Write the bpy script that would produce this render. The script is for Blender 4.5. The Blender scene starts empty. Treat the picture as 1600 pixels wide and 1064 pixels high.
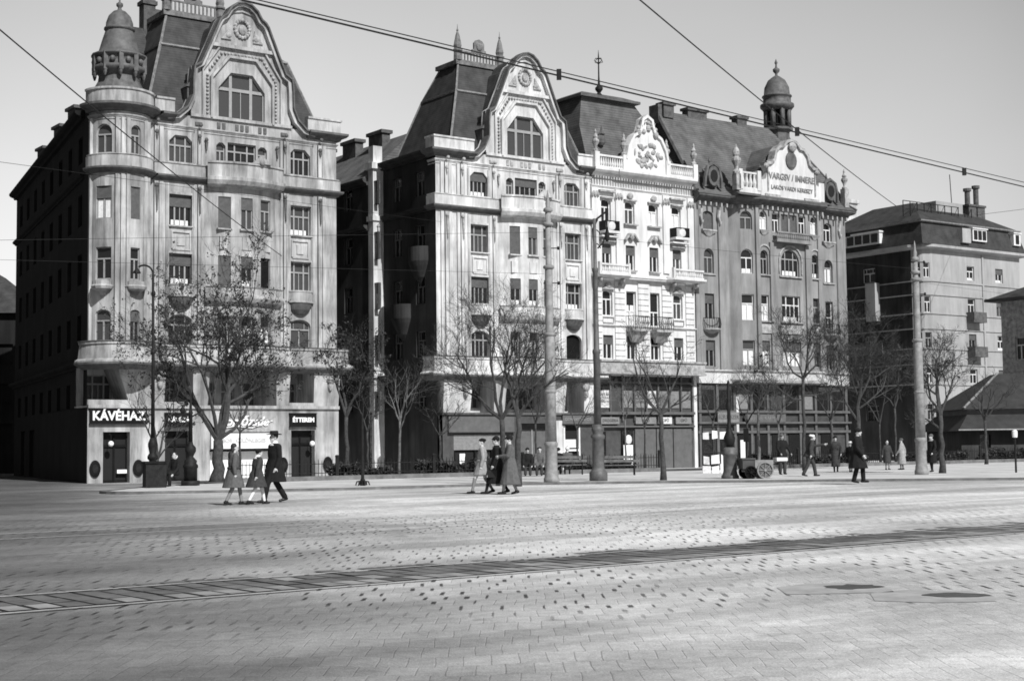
import bpy, bmesh, math, random
from mathutils import Vector, Matrix, noise
R=math.radians; PI=math.pi
sc=bpy.context.scene; col=sc.collection
# ---------------------------------------------------------------- camera
CAMH=1.4; PITCH=R(4.02); ROLL=.012; FPX=2320.
F=Vector((0,math.cos(PITCH),math.sin(PITCH))); U0=Vector((0,-math.sin(PITCH),math.cos(PITCH))); R0=Vector((1,0,0))
RR=R0*math.cos(ROLL)-U0*math.sin(ROLL); UU=U0*math.cos(ROLL)+R0*math.sin(ROLL)
cd=bpy.data.cameras.new('camera'); cam=bpy.data.objects.new('camera',cd); col.objects.link(cam)
m=Matrix((RR,UU,-F)).transposed().to_4x4(); m.translation=(0,0,CAMH); cam.matrix_world=m
cd.sensor_width=36; cd.lens=FPX/1600*36; cd.clip_end=6000; cd.clip_start=.1
sc.camera=cam
sc.render.resolution_x=1024; sc.render.resolution_y=680
# ---------------------------------------------------------------- light
SUN_EL=R(43); SUN_AZ=R(33)      # azimuth to the right of straight-behind-the-camera
sdir=Vector((math.sin(SUN_AZ)*math.cos(SUN_EL),-math.cos(SUN_AZ)*math.cos(SUN_EL),math.sin(SUN_EL)))
sl=bpy.data.lights.new('sun','SUN'); sl.energy=4.8; sl.angle=R(.5); sl.color=(1,1,1)
so=bpy.data.objects.new('sun',sl); col.objects.link(so); so.rotation_euler=sdir.to_track_quat('Z','Y').to_euler()
w=bpy.data.worlds.new("World"); sc.world=w; w.use_nodes=True
nt=w.node_tree; nt.nodes.clear()
sky=nt.nodes.new('ShaderNodeTexSky'); sky.sky_type='NISHITA'; sky.sun_disc=False
sky.sun_elevation=SUN_EL; sky.sun_rotation=math.atan2(sdir.x,sdir.y); sky.altitude=100; sky.dust_density=2.2; sky.air_density=1.0; sky.ozone_density=1
bw=nt.nodes.new('ShaderNodeRGBToBW'); bg=nt.nodes.new('ShaderNodeBackground'); wo=nt.nodes.new('ShaderNodeOutputWorld')
# added sky brightening ahead of the camera; elsewhere kept dim to hold fill down
tcw=nt.nodes.new('ShaderNodeTexCoord'); dt=nt.nodes.new('ShaderNodeVectorMath'); dt.operation='DOT_PRODUCT'; dt.inputs[1].default_value=Vector((-.04,.985,.14)).normalized()
nt.links.new(tcw.outputs['Generated'],dt.inputs[0])
hz=nt.nodes.new('ShaderNodeMapRange'); hz.interpolation_type='SMOOTHSTEP'; hz.inputs[1].default_value=.80; hz.inputs[2].default_value=1.0; hz.inputs[3].default_value=.75; hz.inputs[4].default_value=3.7; nt.links.new(dt.outputs['Value'],hz.inputs[0])
cn=nt.nodes.new('ShaderNodeTexNoise'); cn.inputs['Scale'].default_value=2.2; cn.inputs['Detail'].default_value=4; nt.links.new(tcw.outputs['Generated'],cn.inputs[0])
cm=nt.nodes.new('ShaderNodeMapRange'); cm.inputs[1].default_value=.3; cm.inputs[2].default_value=.7; cm.inputs[3].default_value=.92; cm.inputs[4].default_value=1.08; nt.links.new(cn.outputs[0],cm.inputs[0])
m1=nt.nodes.new('ShaderNodeMath'); m1.operation='MULTIPLY'; m2=nt.nodes.new('ShaderNodeMath'); m2.operation='MULTIPLY'
nt.links.new(sky.outputs[0],bw.inputs[0]); nt.links.new(bw.outputs[0],m1.inputs[0]); nt.links.new(hz.outputs[0],m1.inputs[1]); nt.links.new(m1.outputs[0],m2.inputs[0]); nt.links.new(cm.outputs[0],m2.inputs[1])
nt.links.new(m2.outputs[0],bg.inputs[0]); bg.inputs[1].default_value=.055
nt.links.new(bg.outputs[0],wo.inputs[0])
sc.view_settings.view_transform='Standard'; sc.view_settings.look='None'; sc.view_settings.exposure=0.08; sc.view_settings.gamma=1
sc.cycles.filter_width=1.7
# ---------------------------------------------------------------- materials
MATS={}
def mat(name,base,rough=.8,var=.25,scale=1.5,streak=False,bump=0,bscale=30,spec=.3,rows=None,metal=0):
    if name in MATS: return MATS[name]
    m=bpy.data.materials.new(name); m.use_nodes=True; n=m.node_tree; b=n.nodes['Principled BSDF']
    b.inputs['Roughness'].default_value=rough; b.inputs['Metallic'].default_value=metal
    b.inputs['Specular IOR Level'].default_value=spec
    tc=n.nodes.new('ShaderNodeTexCoord'); mp=n.nodes.new('ShaderNodeMapping'); n.links.new(tc.outputs['Object'],mp.inputs[0])
    mp.inputs['Scale'].default_value=(scale,scale,scale*(.16 if streak else 1))
    ns=n.nodes.new('ShaderNodeTexNoise'); ns.inputs['Detail'].default_value=8; ns.inputs['Roughness'].default_value=.65; ns.inputs['Scale'].default_value=1
    n.links.new(mp.outputs[0],ns.inputs[0])
    r=n.nodes.new('ShaderNodeMapRange'); r.inputs['From Min'].default_value=.32; r.inputs['From Max'].default_value=.68
    r.inputs['To Min'].default_value=base*(1-var); r.inputs['To Max'].default_value=base*(1+var); n.links.new(ns.outputs[0],r.inputs[0])
    val=r.outputs[0]
    if streak:
        n2=n.nodes.new('ShaderNodeTexNoise'); n2.inputs['Scale'].default_value=.45; n2.inputs['Detail'].default_value=5
        n.links.new(tc.outputs['Object'],n2.inputs[0])
        r2=n.nodes.new('ShaderNodeMapRange'); r2.inputs['From Min'].default_value=.35; r2.inputs['From Max'].default_value=.65; r2.inputs['To Min'].default_value=1-var*.9; r2.inputs['To Max'].default_value=1+var*.25
        n.links.new(n2.outputs[0],r2.inputs[0])
        mu=n.nodes.new('ShaderNodeMath'); mu.operation='MULTIPLY'; n.links.new(val,mu.inputs[0]); n.links.new(r2.outputs[0],mu.inputs[1]); val=mu.outputs[0]
        m3=n.nodes.new('ShaderNodeMapping'); m3.inputs['Scale'].default_value=(2.6,2.6,.3); n.links.new(tc.outputs['Object'],m3.inputs[0])   # rain-washed soot runs
        n3=n.nodes.new('ShaderNodeTexNoise'); n3.inputs['Scale'].default_value=1; n3.inputs['Detail'].default_value=6; n3.inputs['Roughness'].default_value=.7; n.links.new(m3.outputs[0],n3.inputs[0])
        r3=n.nodes.new('ShaderNodeMapRange'); r3.inputs['From Min'].default_value=.48; r3.inputs['From Max'].default_value=.66; r3.inputs['To Min'].default_value=1; r3.inputs['To Max'].default_value=1-min(.42,var*.9); n.links.new(n3.outputs[0],r3.inputs[0])
        mu=n.nodes.new('ShaderNodeMath'); mu.operation='MULTIPLY'; n.links.new(val,mu.inputs[0]); n.links.new(r3.outputs[0],mu.inputs[1]); val=mu.outputs[0]
    h=None
    if rows:
        ax,step,dep=rows
        sp=n.nodes.new('ShaderNodeSeparateXYZ'); n.links.new(tc.outputs['Object'],sp.inputs[0])
        q=n.nodes.new('ShaderNodeMath'); q.operation='DIVIDE'; n.links.new(sp.outputs[ax],q.inputs[0]); q.inputs[1].default_value=step
        fr=n.nodes.new('ShaderNodeMath'); fr.operation='FRACT'; n.links.new(q.outputs[0],fr.inputs[0])
        g=n.nodes.new('ShaderNodeMath'); g.operation='LESS_THAN'; n.links.new(fr.outputs[0],g.inputs[0]); g.inputs[1].default_value=.16
        k=n.nodes.new('ShaderNodeMath'); k.operation='MULTIPLY_ADD'; n.links.new(g.outputs[0],k.inputs[0]); k.inputs[1].default_value=-dep; k.inputs[2].default_value=1
        mu=n.nodes.new('ShaderNodeMath'); mu.operation='MULTIPLY'; n.links.new(val,mu.inputs[0]); n.links.new(k.outputs[0],mu.inputs[1]); val=mu.outputs[0]; h=k.outputs[0]
    cb=n.nodes.new('ShaderNodeCombineColor')
    for i in range(3): n.links.new(val,cb.inputs[i])
    n.links.new(cb.outputs[0],b.inputs['Base Color'])
    if bump or h:
        bp=n.nodes.new('ShaderNodeBump'); bp.inputs['Strength'].default_value=bump or .4; bp.inputs['Distance'].default_value=.03
        nb=n.nodes.new('ShaderNodeTexNoise'); nb.inputs['Scale'].default_value=bscale; nb.inputs['Detail'].default_value=4; n.links.new(tc.outputs['Object'],nb.inputs[0])
        hh=nb.outputs[0]
        if h:
            ad=n.nodes.new('ShaderNodeMath'); n.links.new(hh,ad.inputs[0]); n.links.new(h,ad.inputs[1]); hh=ad.outputs[0]
        n.links.new(hh,bp.inputs['Height']); n.links.new(bp.outputs[0],b.inputs['Normal'])
    MATS[name]=m; return m
M_B1=mat('sooty_render',.42,.9,.42,1.5,True,.25,14)
M_B2=mat('pale_render',.62,.9,.33,1.5,True,.25,14)
M_B3=mat('white_render',.70,.85,.16,1.6,True,.3,16)
M_B4=mat('grey_render',.27,.9,.24,1.4,True,.3,14)
M_B4L=mat('white_gable_render',.62,.9,.14,1.5,True)
M_B5=mat('smooth_render',.36,.9,.16,1.0,True,.15,10)
M_SHADE=mat('shade_dark_side_wall',.014,.95,.4,1.0,True)  # near-black walls: the side street's shade is painted into the base colour
M_SIDE=mat('shade_dark_render',.045,.95,.35,1.0,True)  # render darkened for side faces, their shade held in the colour
M_MOULD=mat('zinc_moulding',.10,.6,.4,2.5)
M_TRIM1=mat('stone_trim_sooty',.42,.9,.38,2.2,True)
M_TRIM2=mat('stone_trim_pale',.62,.9,.3,2.2,True)
M_STAT=mat('weathered_stone',.33,.9,.5,3)
M_ROOF=mat('slate_roof',.045,.7,.45,1.2,False,.3,20,.3,('Z',.17,.35))
M_ROOFT=mat('tiled_roof',.105,.75,.4,.9,False,.4,22,.3,('Z',.2,.55))
M_ZINC=mat('zinc_edge',.20,.5,.4,4)
M_WOODL=mat('window_paint',.30,.5,.15,3)
M_WOODD=mat('window_paint_grey',.17,.5,.2,3)
M_WHITEF=mat('window_paint_white',.70,.5,.1,3)
M_BLIND=mat('roller_blind',.10,.8,.2,5,False,0,30,.3,('Z',.06,.3))
M_BLINDL=mat('pale_blind',.22,.8,.2,5,False,0,30,.3,('Z',.06,.3))
M_CURT=mat('white_curtain',.75,.9,.12,5)
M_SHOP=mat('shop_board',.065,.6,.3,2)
M_SHOPG=mat('grey_shutter',.11,.7,.2,2)
M_BLACK=mat('black_paint',.008,.6,.3,3,spec=.12)
M_IRON=mat('cast_iron',.018,.6,.4,6,spec=.15)
M_POLE=mat('grey_pole_paint',.24,.6,.3,5)
M_POLED=mat('dark_pole_paint',.10,.55,.35,5)
M_WHITE=mat('white_paint',.8,.6,.06,3)
M_POST=mat('paper_poster',.62,.8,.2,8)
M_BRICK=mat('brick_chimney',.10,.9,.4,3,False,.3,20,.3,('Z',.09,.4))
M_BARK=mat('bark',.055,.95,.5,8)
M_BARKL=mat('pale_bark',.13,.95,.5,8)
M_TWIG=mat('twig',.055,.95,.4,8)
M_LEAF=mat('dry_leaf',.045,.8,.5,9)
M_KERB=mat('kerb_stone',.14,.9,.35,2.5)
M_WOOD=mat('old_wood',.12,.8,.4,6,False,.2,30)
M_GLOBE=mat('opal_glass',.85,.2,.03,1)
def glass(name,base,rough):
    m=bpy.data.materials.new(name); m.use_nodes=True; b=m.node_tree.nodes['Principled BSDF']
    b.inputs['Base Color'].default_value=(base,base,base,1); b.inputs['Roughness'].default_value=rough; b.inputs['Specular IOR Level'].default_value=.6
    n=m.node_tree; tc=n.nodes.new('ShaderNodeTexCoord'); ns=n.nodes.new('ShaderNodeTexNoise'); ns.inputs['Scale'].default_value=2.2; ns.inputs['Detail'].default_value=2
    gp=n.nodes.new('ShaderNodeNewGeometry'); n.links.new(gp.outputs['Position'],ns.inputs[0]); bp=n.nodes.new('ShaderNodeBump'); bp.inputs['Strength'].default_value=.35; bp.inputs['Distance'].default_value=.05; n.links.new(ns.outputs[0],bp.inputs['Height']); n.links.new(bp.outputs[0],b.inputs['Normal'])   # old wavy panes
    MATS[name]=m; return m
M_GLASS=glass('window_glass',.018,.08); M_GLASSM=glass('window_glass_grey',.06,.15); M_OPEN=glass('dark_interior',.004,.9)
# ---------------------------------------------------------------- mesh helpers
class MB:
    def __init__(s): s.v=[]; s.f=[]
    def add(s,vs,fs):
        o=len(s.v); s.v+=[tuple(v) for v in vs]; s.f+=[tuple(i+o for i in f) for f in fs]; return s
    def face(s,*p): return s.add(p,[tuple(range(len(p)))])
    def box(s,x0,y0,z0,x1,y1,z1):
        if x0>x1:x0,x1=x1,x0
        if y0>y1:y0,y1=y1,y0
        if z0>z1:z0,z1=z1,z0
        v=[(x,y,z) for z in (z0,z1) for y in (y0,y1) for x in (x0,x1)]
        return s.add(v,[(0,2,3,1),(4,5,7,6),(0,1,5,4),(2,6,7,3),(0,4,6,2),(1,3,7,5)])
    def frus(s,b,t):   # b,t lists of 4 corner points (ccw from above)
        return s.add(list(b)+list(t),[(3,2,1,0),(4,5,6,7),(0,1,5,4),(1,2,6,5),(2,3,7,6),(3,0,4,7)])
    def prism(s,pts,y0,y1,M=None):  # pts (x,z) -> extruded along y
        n=len(pts); v=[(x,y0,z) for x,z in pts]+[(x,y1,z) for x,z in pts]
        if M: v=[M(*p) for p in v]
        f=[tuple(range(n)),tuple(range(2*n-1,n-1,-1))]+[(i,(i+1)%n+0,(i+1)%n+n,i+n) for i in range(n)]
        f=[f[0],f[1]]+[(i+n,(i+1)%n+n,(i+1)%n,i) for i in range(n)]
        return s.add(v,f)
    def lathe(s,prof,cx=0,cy=0,seg=12,a0=0.,a1=2*PI,cz=0,ex=1,ey=1):
        full=abs(a1-a0-2*PI)<1e-6; k=seg if full else seg+1
        v=[];f=[]
        for r,z in prof:
            for i in range(k):
                a=a0+(a1-a0)*i/seg; v.append((cx+r*math.cos(a)*ex,cy+r*math.sin(a)*ey,z+cz))
        for j in range(len(prof)-1):
            for i in range(seg):
                i2=(i+1)%k; f.append((j*k+i,j*k+i2,(j+1)*k+i2,(j+1)*k+i))
        f.append(tuple(range(k-1,-1,-1))); f.append(tuple((len(prof)-1)*k+i for i in range(k)))
        return s.add(v,f)
    def tube(s,pts,rads,seg=6,cap=True):
        pts=[Vector(p) for p in pts]
        if not isinstance(rads,(list,tuple)): rads=[rads]*len(pts)
        v=[];f=[];t0=None
        for i,p in enumerate(pts):
            d=(pts[min(i+1,len(pts)-1)]-pts[max(i-1,0)])
            d=d.normalized() if d.length>1e-9 else Vector((0,0,1))
            if t0 is None:
                a=d.orthogonal().normalized()
            else:
                a=(t0-d*t0.dot(d)); a=a.normalized() if a.length>1e-6 else d.orthogonal().normalized()
            t0=a; b=d.cross(a)
            for k in range(seg):
                an=2*PI*k/seg; v.append(p+(a*math.cos(an)+b*math.sin(an))*rads[i])
        for j in range(len(pts)-1):
            for k in range(seg):
                k2=(k+1)%seg; f.append((j*seg+k,j*seg+k2,(j+1)*seg+k2,(j+1)*seg+k))
        if cap: f.append(tuple(range(seg-1,-1,-1))); f.append(tuple((len(pts)-1)*seg+k for k in range(seg)))
        return s.add(v,f)
    def ell(s,c,r,seg=10,rings=7,rot=None):
        v=[];f=[]; c=Vector(c)
        for j in range(rings+1):
            t=PI*j/rings
            for i in range(seg):
                a=2*PI*i/seg; p=Vector((r[0]*math.sin(t)*math.cos(a),r[1]*math.sin(t)*math.sin(a),r[2]*math.cos(t)))
                if rot: p=rot@p
                v.append(c+p)
        for j in range(rings):
            for i in range(seg):
                i2=(i+1)%seg; f.append((j*seg+i,(j+1)*seg+i,(j+1)*seg+i2,j*seg+i2))
        return s.add(v,f)
    def cap(s,p0,p1,r0,r1,seg=8):
        p0=Vector(p0);p1=Vector(p1); d=(p1-p0); L=d.length; d=d/L if L>1e-6 else Vector((0,0,1))
        P=[];Q=[]
        for t in (-.99,-.8,-.45,0): P.append(p0+d*r0*t); Q.append(r0*math.sqrt(1-t*t))
        for t in (0,.45,.8,.99): P.append(p1+d*r1*t); Q.append(r1*math.sqrt(1-t*t))
        return s.tube(P,Q,seg)
    def sweep(s,path,prof,closed=False):   # path [(x,y)], outward = right of travel; prof [(out,z)] closed loop
        n=len(path); k=len(prof); nor=[]
        for i in range(n):
            def seg(a,b):
                d=Vector((path[b][0]-path[a][0],path[b][1]-path[a][1])); d.normalize(); return Vector((d.y,-d.x))
            if closed: a,b=seg((i-1)%n,i),seg(i,(i+1)%n)
            else: a=seg(max(i-1,0),max(i-1,0)+1); b=seg(min(i,n-2),min(i,n-2)+1)
            mm=a+b; mm.normalize(); c=max(.35,mm.dot(a)); nor.append(mm/c)
        v=[(path[i][0]+nor[i].x*o,path[i][1]+nor[i].y*o,z) for i in range(n) for o,z in prof]
        f=[]
        for i in range(n if closed else n-1):
            i2=(i+1)%n
            for j in range(k):
                j2=(j+1)%k; f.append((i*k+j,i2*k+j,i2*k+j2,i*k+j2))
        if not closed: f.append(tuple(range(k))); f.append(tuple((n-1)*k+j for j in range(k-1,-1,-1)))
        return s.add(v,f)
    def band(s,line,t,y0,y1,M=None):   # raised band following a polyline in the (x,z) plane, t wide on its left
        L=[Vector(p) for p in line]; n=len(L); off=[]
        for i in range(n):
            a=(L[i]-L[i-1]).normalized() if i>0 else None; b=(L[i+1]-L[i]).normalized() if i<n-1 else None
            a=a or b; b=b or a
            na=Vector((-a.y,a.x)); nb=Vector((-b.y,b.x)); mm=(na+nb).normalized(); off.append(L[i]+mm*(t/max(.4,mm.dot(na))))
        for i in range(n-1):
            q=[L[i],L[i+1],off[i+1],off[i]]
            v=[(p.x,y0,p.y) for p in q]+[(p.x,y1,p.y) for p in q]
            if M: v=[M(*p) for p in v]
            s.add(v,[(0,1,2,3),(7,6,5,4),(0,4,5,1),(1,5,6,2),(2,6,7,3),(3,7,4,0)])
        return s
    def build(s,name,mt,parent=None,smooth=False,M=None,fix=True):
        me=bpy.data.meshes.new(name); me.from_pydata([M@Vector(v) for v in s.v] if M else s.v,[],s.f); me.update()
        if fix:
            bm=bmesh.new(); bm.from_mesh(me); bmesh.ops.recalc_face_normals(bm,faces=bm.faces); bm.to_mesh(me); bm.free()
        me.materials.append(mt)
        if smooth:
            for p in me.polygons: p.use_smooth=True
        o=bpy.data.objects.new(name,me); col.objects.link(o)
        if parent: o.parent=parent
        return o
    def split(s,name,mt,parent=None,gap=.06,smooth=False):   # one object per separate piece (pieces that touch stay together)
        n=len(s.v); par=list(range(n))
        def fd(a):
            while par[a]!=a: par[a]=par[par[a]]; a=par[a]
            return a
        for f in s.f:
            r=fd(f[0])
            for i in f[1:]: par[fd(i)]=r
        comp={}
        for i in range(n): comp.setdefault(fd(i),[]).append(i)
        keys=list(comp); bb=[]
        for k in keys:
            P=[s.v[i] for i in comp[k]]; bb.append([min(p[j] for p in P)-gap/2 for j in range(3)]+[max(p[j] for p in P)+gap/2 for j in range(3)])
        g=list(range(len(keys)))
        def fg(a):
            while g[a]!=a: g[a]=g[g[a]]; a=g[a]
            return a
        for i in range(len(keys)):
            for j in range(i):
                A,B=bb[i],bb[j]
                if all(A[k]<=B[k+3] and B[k]<=A[k+3] for k in range(3)): g[fg(i)]=fg(j)
        where={k:fg(i) for i,k in enumerate(keys)}; out={}; loc_={}
        for i in range(n):
            c=where[fd(i)]; m=out.setdefault(c,MB()); loc_[i]=len(m.v); m.v.append(s.v[i])
        for f in s.f: out[where[fd(f[0])]].f.append(tuple(loc_[i] for i in f))
        r=None
        for m in out.values():
            o=m.build(name,mt,parent,smooth); r=r or o
        return r
def thing(name,label,cat,loc=(0,0,0),rz=0,group=None):
    o=bpy.data.objects.new(name,None); col.objects.link(o); o.location=loc; o.rotation_euler=(0,0,rz); o.empty_display_size=.3
    o['label']=label; o['category']=cat
    if group: o['group']=group
    return o
def tag(o,label,cat,group=None):
    o['label']=label; o['category']=cat
    if group: o['group']=group
    return o
def dup(root,loc,label,rz=None):
    def cp(o,par):
        c=o.copy(); col.objects.link(c); c.parent=par
        for ch in o.children: cp(ch,c)
        return c
    c=cp(root,None); c.location=loc; c['label']=label
    if rz is not None: c.rotation_euler=(0,0,rz)
    return c
def struct(o): o['kind']='structure'; return o
def evalmesh(o,name):
    dg=bpy.context.evaluated_depsgraph_get(); me=bpy.data.meshes.new_from_object(o.evaluated_get(dg)); me.name=name; return me
def text_mesh(txt,size,mt,parent,M,name='lettering',depth=.01,bold=0,xs=1,shear=0):
    cu=bpy.data.curves.new('t','FONT'); cu.body=txt; cu.size=size; cu.align_x='CENTER'; cu.align_y='CENTER'; cu.extrude=depth; cu.offset=bold; cu.shear=shear; cu.resolution_u=3
    to=bpy.data.objects.new('t',cu); col.objects.link(to); bpy.context.view_layer.update()
    me=evalmesh(to,name); bpy.data.objects.remove(to); bpy.data.curves.remove(cu)
    me.transform(Matrix.Diagonal((xs,1,1,1))); me.transform(M); me.materials.clear(); me.materials.append(mt)
    o=bpy.data.objects.new(name,me); col.objects.link(o); o.parent=parent; return o
def up(x,y,z): return Matrix.Translation((x,y,z))@Matrix.Rotation(PI/2,4,'X')
# ---------------------------------------------------------------- walls and windows
def head(s0,s1,z1,sh):
    w=s1-s0
    if sh=='arch':
        r=w/2; return [(s0+r-r*math.cos(PI*i/10),z1-r+r*math.sin(PI*i/10)) for i in range(11)]
    if sh=='seg':
        r=w*.28; return [(s0+w/2-w/2*math.cos(PI*i/8),z1-r+r*math.sin(PI*i/8)) for i in range(9)]
    if sh=='cham':
        c=min(.38,w*.3); return [(s0,z1-c),(s0+c,z1),(s1-c,z1),(s1,z1-c)]
    if sh=='hex':
        return [(s0,z1-1.05),(s0+.85,z1),(s1-.85,z1),(s1,z1-1.05)]
    return [(s0,z1),(s1,z1)]
def wallmesh(mb,s0,s1,z0,z1,ops,M=None,rev=.28,y=0,ds=None):
    M=M or (lambda a,b,c:(a,b,c))
    S={round(s0,4),round(s1,4)};Z={round(z0,4),round(z1,4)}
    for o in ops: S|={round(o[0],4),round(o[1],4)}; Z|={round(o[2],4),round(o[3],4)}
    S=sorted(x for x in S if s0-1e-3<=x<=s1+1e-3); Z=sorted(Z)
    if ds:
        T=[]
        for a,b in zip(S,S[1:]):
            k=max(1,math.ceil((b-a)/ds)); T+=[a+(b-a)*i/k for i in range(k)]
        S=T+[S[-1]]
    for a,b in zip(S,S[1:]):
        for c,e in zip(Z,Z[1:]):
            mx,mz=(a+b)/2,(c+e)/2
            if any(o[0]<mx<o[1] and o[2]<mz<o[3] for o in ops): continue
            mb.face(M(a,y,c),M(b,y,c),M(b,y,e),M(a,y,e))
    for o in ops:
        a,b,c,e,sh=o[:5]; H=head(a,b,e,sh)
        if sh!='rect':
            mid=(a+b)/2
            for P,Q in zip(H,H[1:]):
                cx=a if (P[0]+Q[0])/2<mid-1e-6 else (b if (P[0]+Q[0])/2>mid+1e-6 else None)
                if cx is not None: mb.face(M(cx,y,e),M(P[0],y,P[1]),M(Q[0],y,Q[1]))
        L=[(a,c)]+H+[(b,c)]
        for P,Q in zip(L,L[1:]+L[:1]):
            mb.face(M(P[0],y,P[1]),M(Q[0],y,Q[1]),M(Q[0],y+rev,Q[1]),M(P[0],y+rev,P[1]))
WC={}
def wparts(w,h,sh,st):
    key=(round(w,2),round(h,2),sh,st)
    if key in WC: return WC[key]
    out=[]; H=head(-w/2,w/2,h,sh); L=[(-w/2,0)]+H+[(w/2,0)]
    pane=MB(); pane.prism(L,.06,.08)
    fr=MB(); t=.065
    cx,cz=0,h*.45
    if st[:1]!='O':
        I=[(x*(w-2*t)/w,cz+(z-cz)*(h-2*t)/h) for x,z in L]
        n=len(L)
        for i in range(n):
            j=(i+1)%n; q=[L[i],L[j],I[j],I[i]]
            v=[(x,0,z) for x,z in q]+[(x,.06,z) for x,z in q]
            fr.add(v,[(0,1,2,3),(7,6,5,4),(0,4,5,1),(1,5,6,2),(2,6,7,3),(3,7,4,0)])
        zt=h*(.64 if 'k' not in st else .42); top=h-t
        if 'h' in st: zt=h-1.05
        if '3' in st or 'h' in st:
            mw_=.10 if 'h' in st else .05
            for x in (-w*.22,w*.22): fr.box(x-mw_,-.01,t,x+mw_,.055,top)
            fr.box(-w/2+t,-.012,zt-mw_,w/2-t,.05,zt+mw_)
            for x in (0,): fr.box(x-.025,0,t,x+.025,.05,zt)
        else:
            if w>.62: fr.box(-.045,-.01,t,.045,.055,zt)
            if w>1.15:
                for x in (-w*.25,w*.25): fr.box(x-.02,0,zt,x+.02,.05,top-.01 if sh=='rect' else top-.2)
            fr.box(-w/2+t,-.012,zt-.045,w/2-t,.05,zt+.045)
    gl=M_OPEN if st[:1]=='O' else (M_GLASSM if 'g' in st else M_GLASS)
    wood=M_WHITEF if 'w' in st else (M_WOODD if 'd' in st else M_WOODL)
    def me(mb,mt,nm):
        o=mb.build(nm,mt); m_=o.data; bpy.data.objects.remove(o); return m_
    out.append(('window',me(fr if fr.v else pane,wood if fr.v else gl,'window')))
    out.append(('pane',me(pane,gl,'pane')))
    if 's' in st or 'S' in st:
        b=MB(); z0=h*(.0 if 'S' in st else .62); LL=[(-w/2+.01,z0)]+[(x*.985,z) for x,z in H]+[(w/2-.01,z0)]
        b.prism(LL,-.05,-.02); out.append(('blind',me(b,M_BLINDL if 'l' in st else M_BLIND,'blind')))
    if 'c' in st:
        b=MB(); zz=h*.6; k=8
        for sx in (-1,1):
            x0,x1=(sx*.06,sx*(w/2-.08))
            for i in range(k):
                a=x0+(x1-x0)*i/k; c=x0+(x1-x0)*(i+1)/k; dz=(.25*h*(abs(i-k)/k) if 'v' in st else 0)
                b.face((a,.05-.012*(i%2),.07),(c,.05-.012*((i+1)%2),.07),(c,.05-.012*((i+1)%2),zz-dz),(a,.05-.012*(i%2),zz-dz))
        out.append(('curtain',me(b,M_CURT,'curtain')))
    if 'b' in st:
        b=MB(); b.box(-w*.36,.035,.08,w*.36,.052,h*.2); out.append(('curtain',me(b,M_CURT,'curtain')))
    WC[key]=out; return out
def windows(root,ops,M=None,rev=.28,y=0):
    M=M or (lambda a,b,c:(a,b,c))
    for o in ops:
        if len(o)<6 or o[5] is None: continue
        a,b,c,e,sh,st=o[:6]; mid=(a+b)/2
        p=Vector(M(mid,y+rev-.1,c)); q=Vector(M(mid+.01,y+rev-.1,c))-p
        rz=math.atan2(q.y,q.x)
        ps=wparts(b-a,e-c,sh,st); par=None
        for nm,me in ps:
            ob=bpy.data.objects.new(nm,me); col.objects.link(ob)
            if par is None: ob.parent=root; ob.location=p; ob.rotation_euler=(0,0,rz); par=ob
            else: ob.parent=par
def wall(root,name,mt,s0,s1,z0,z1,ops,M=None,rev=.28,y=0,ds=None,win=True):
    mb=MB(); wallmesh(mb,s0,s1,z0,z1,ops,M,rev,y,ds); o=mb.build(name,mt,root,fix=False)
    if win: windows(root,ops,M,rev,y)
    return o
def arcM(cx,cy,r,a0):
    def M(s,y,z):
        a=a0+s/r; return (cx+(r-y)*math.cos(a),cy+(r-y)*math.sin(a),z)
    return M
def arcpts(cx,cy,r,a0,a1,n): return [(cx+r*math.cos(a0+(a1-a0)*i/n),cy+r*math.sin(a0+(a1-a0)*i/n)) for i in range(n+1)]
def mould(z0,z1,out,base=-.02):   # simple stepped cornice profile
    h=z1-z0
    return [(base,z0),(out*.35,z0),(out*.45,z0+h*.3),(out*.8,z0+h*.45),(out,z0+h*.7),(out,z1),(base,z1)]
AX=R(36)
def loc(p0,u,y=0):
    c,s=math.cos(AX),math.sin(AX); return (p0[0]+u*c-y*s,p0[1]+u*s+y*c)
# ================================================================ terrain
NB=(-math.sin(AX),math.cos(AX))
def sst(a,b,x): t=min(1,max(0,(x-a)/(b-a))); return t*t*(3-2*t)
def gz(x,y):
    q=(x+11.24)*NB[0]+(y-57.83)*NB[1]; u=(x+11.24)*NB[1]-(y-57.83)*NB[0]
    z=-.55*sst(2,30,q)
    l=sst(-6,-16,u)                       # the side street on the left dips away
    if y>48: z-=l*(.006*(min(y,90)-48)+.035*max(0,y-88))
    return z
g=MB(); xs=[-900,-400,-200,-120]+[-80+3*i for i in range(54)]+[120,200,400,900]; ys=[-200,-60,-20]+[2*i for i in range(80)]+[180,230,330,600,1500]
for x in xs:
    for y in ys: g.v.append((x,y,gz(x,y)))
n=len(ys)
for i in range(len(xs)-1):
    for j in range(n-1): g.f.append((i*n+j,(i+1)*n+j,(i+1)*n+j+1,i*n+j+1))
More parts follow.
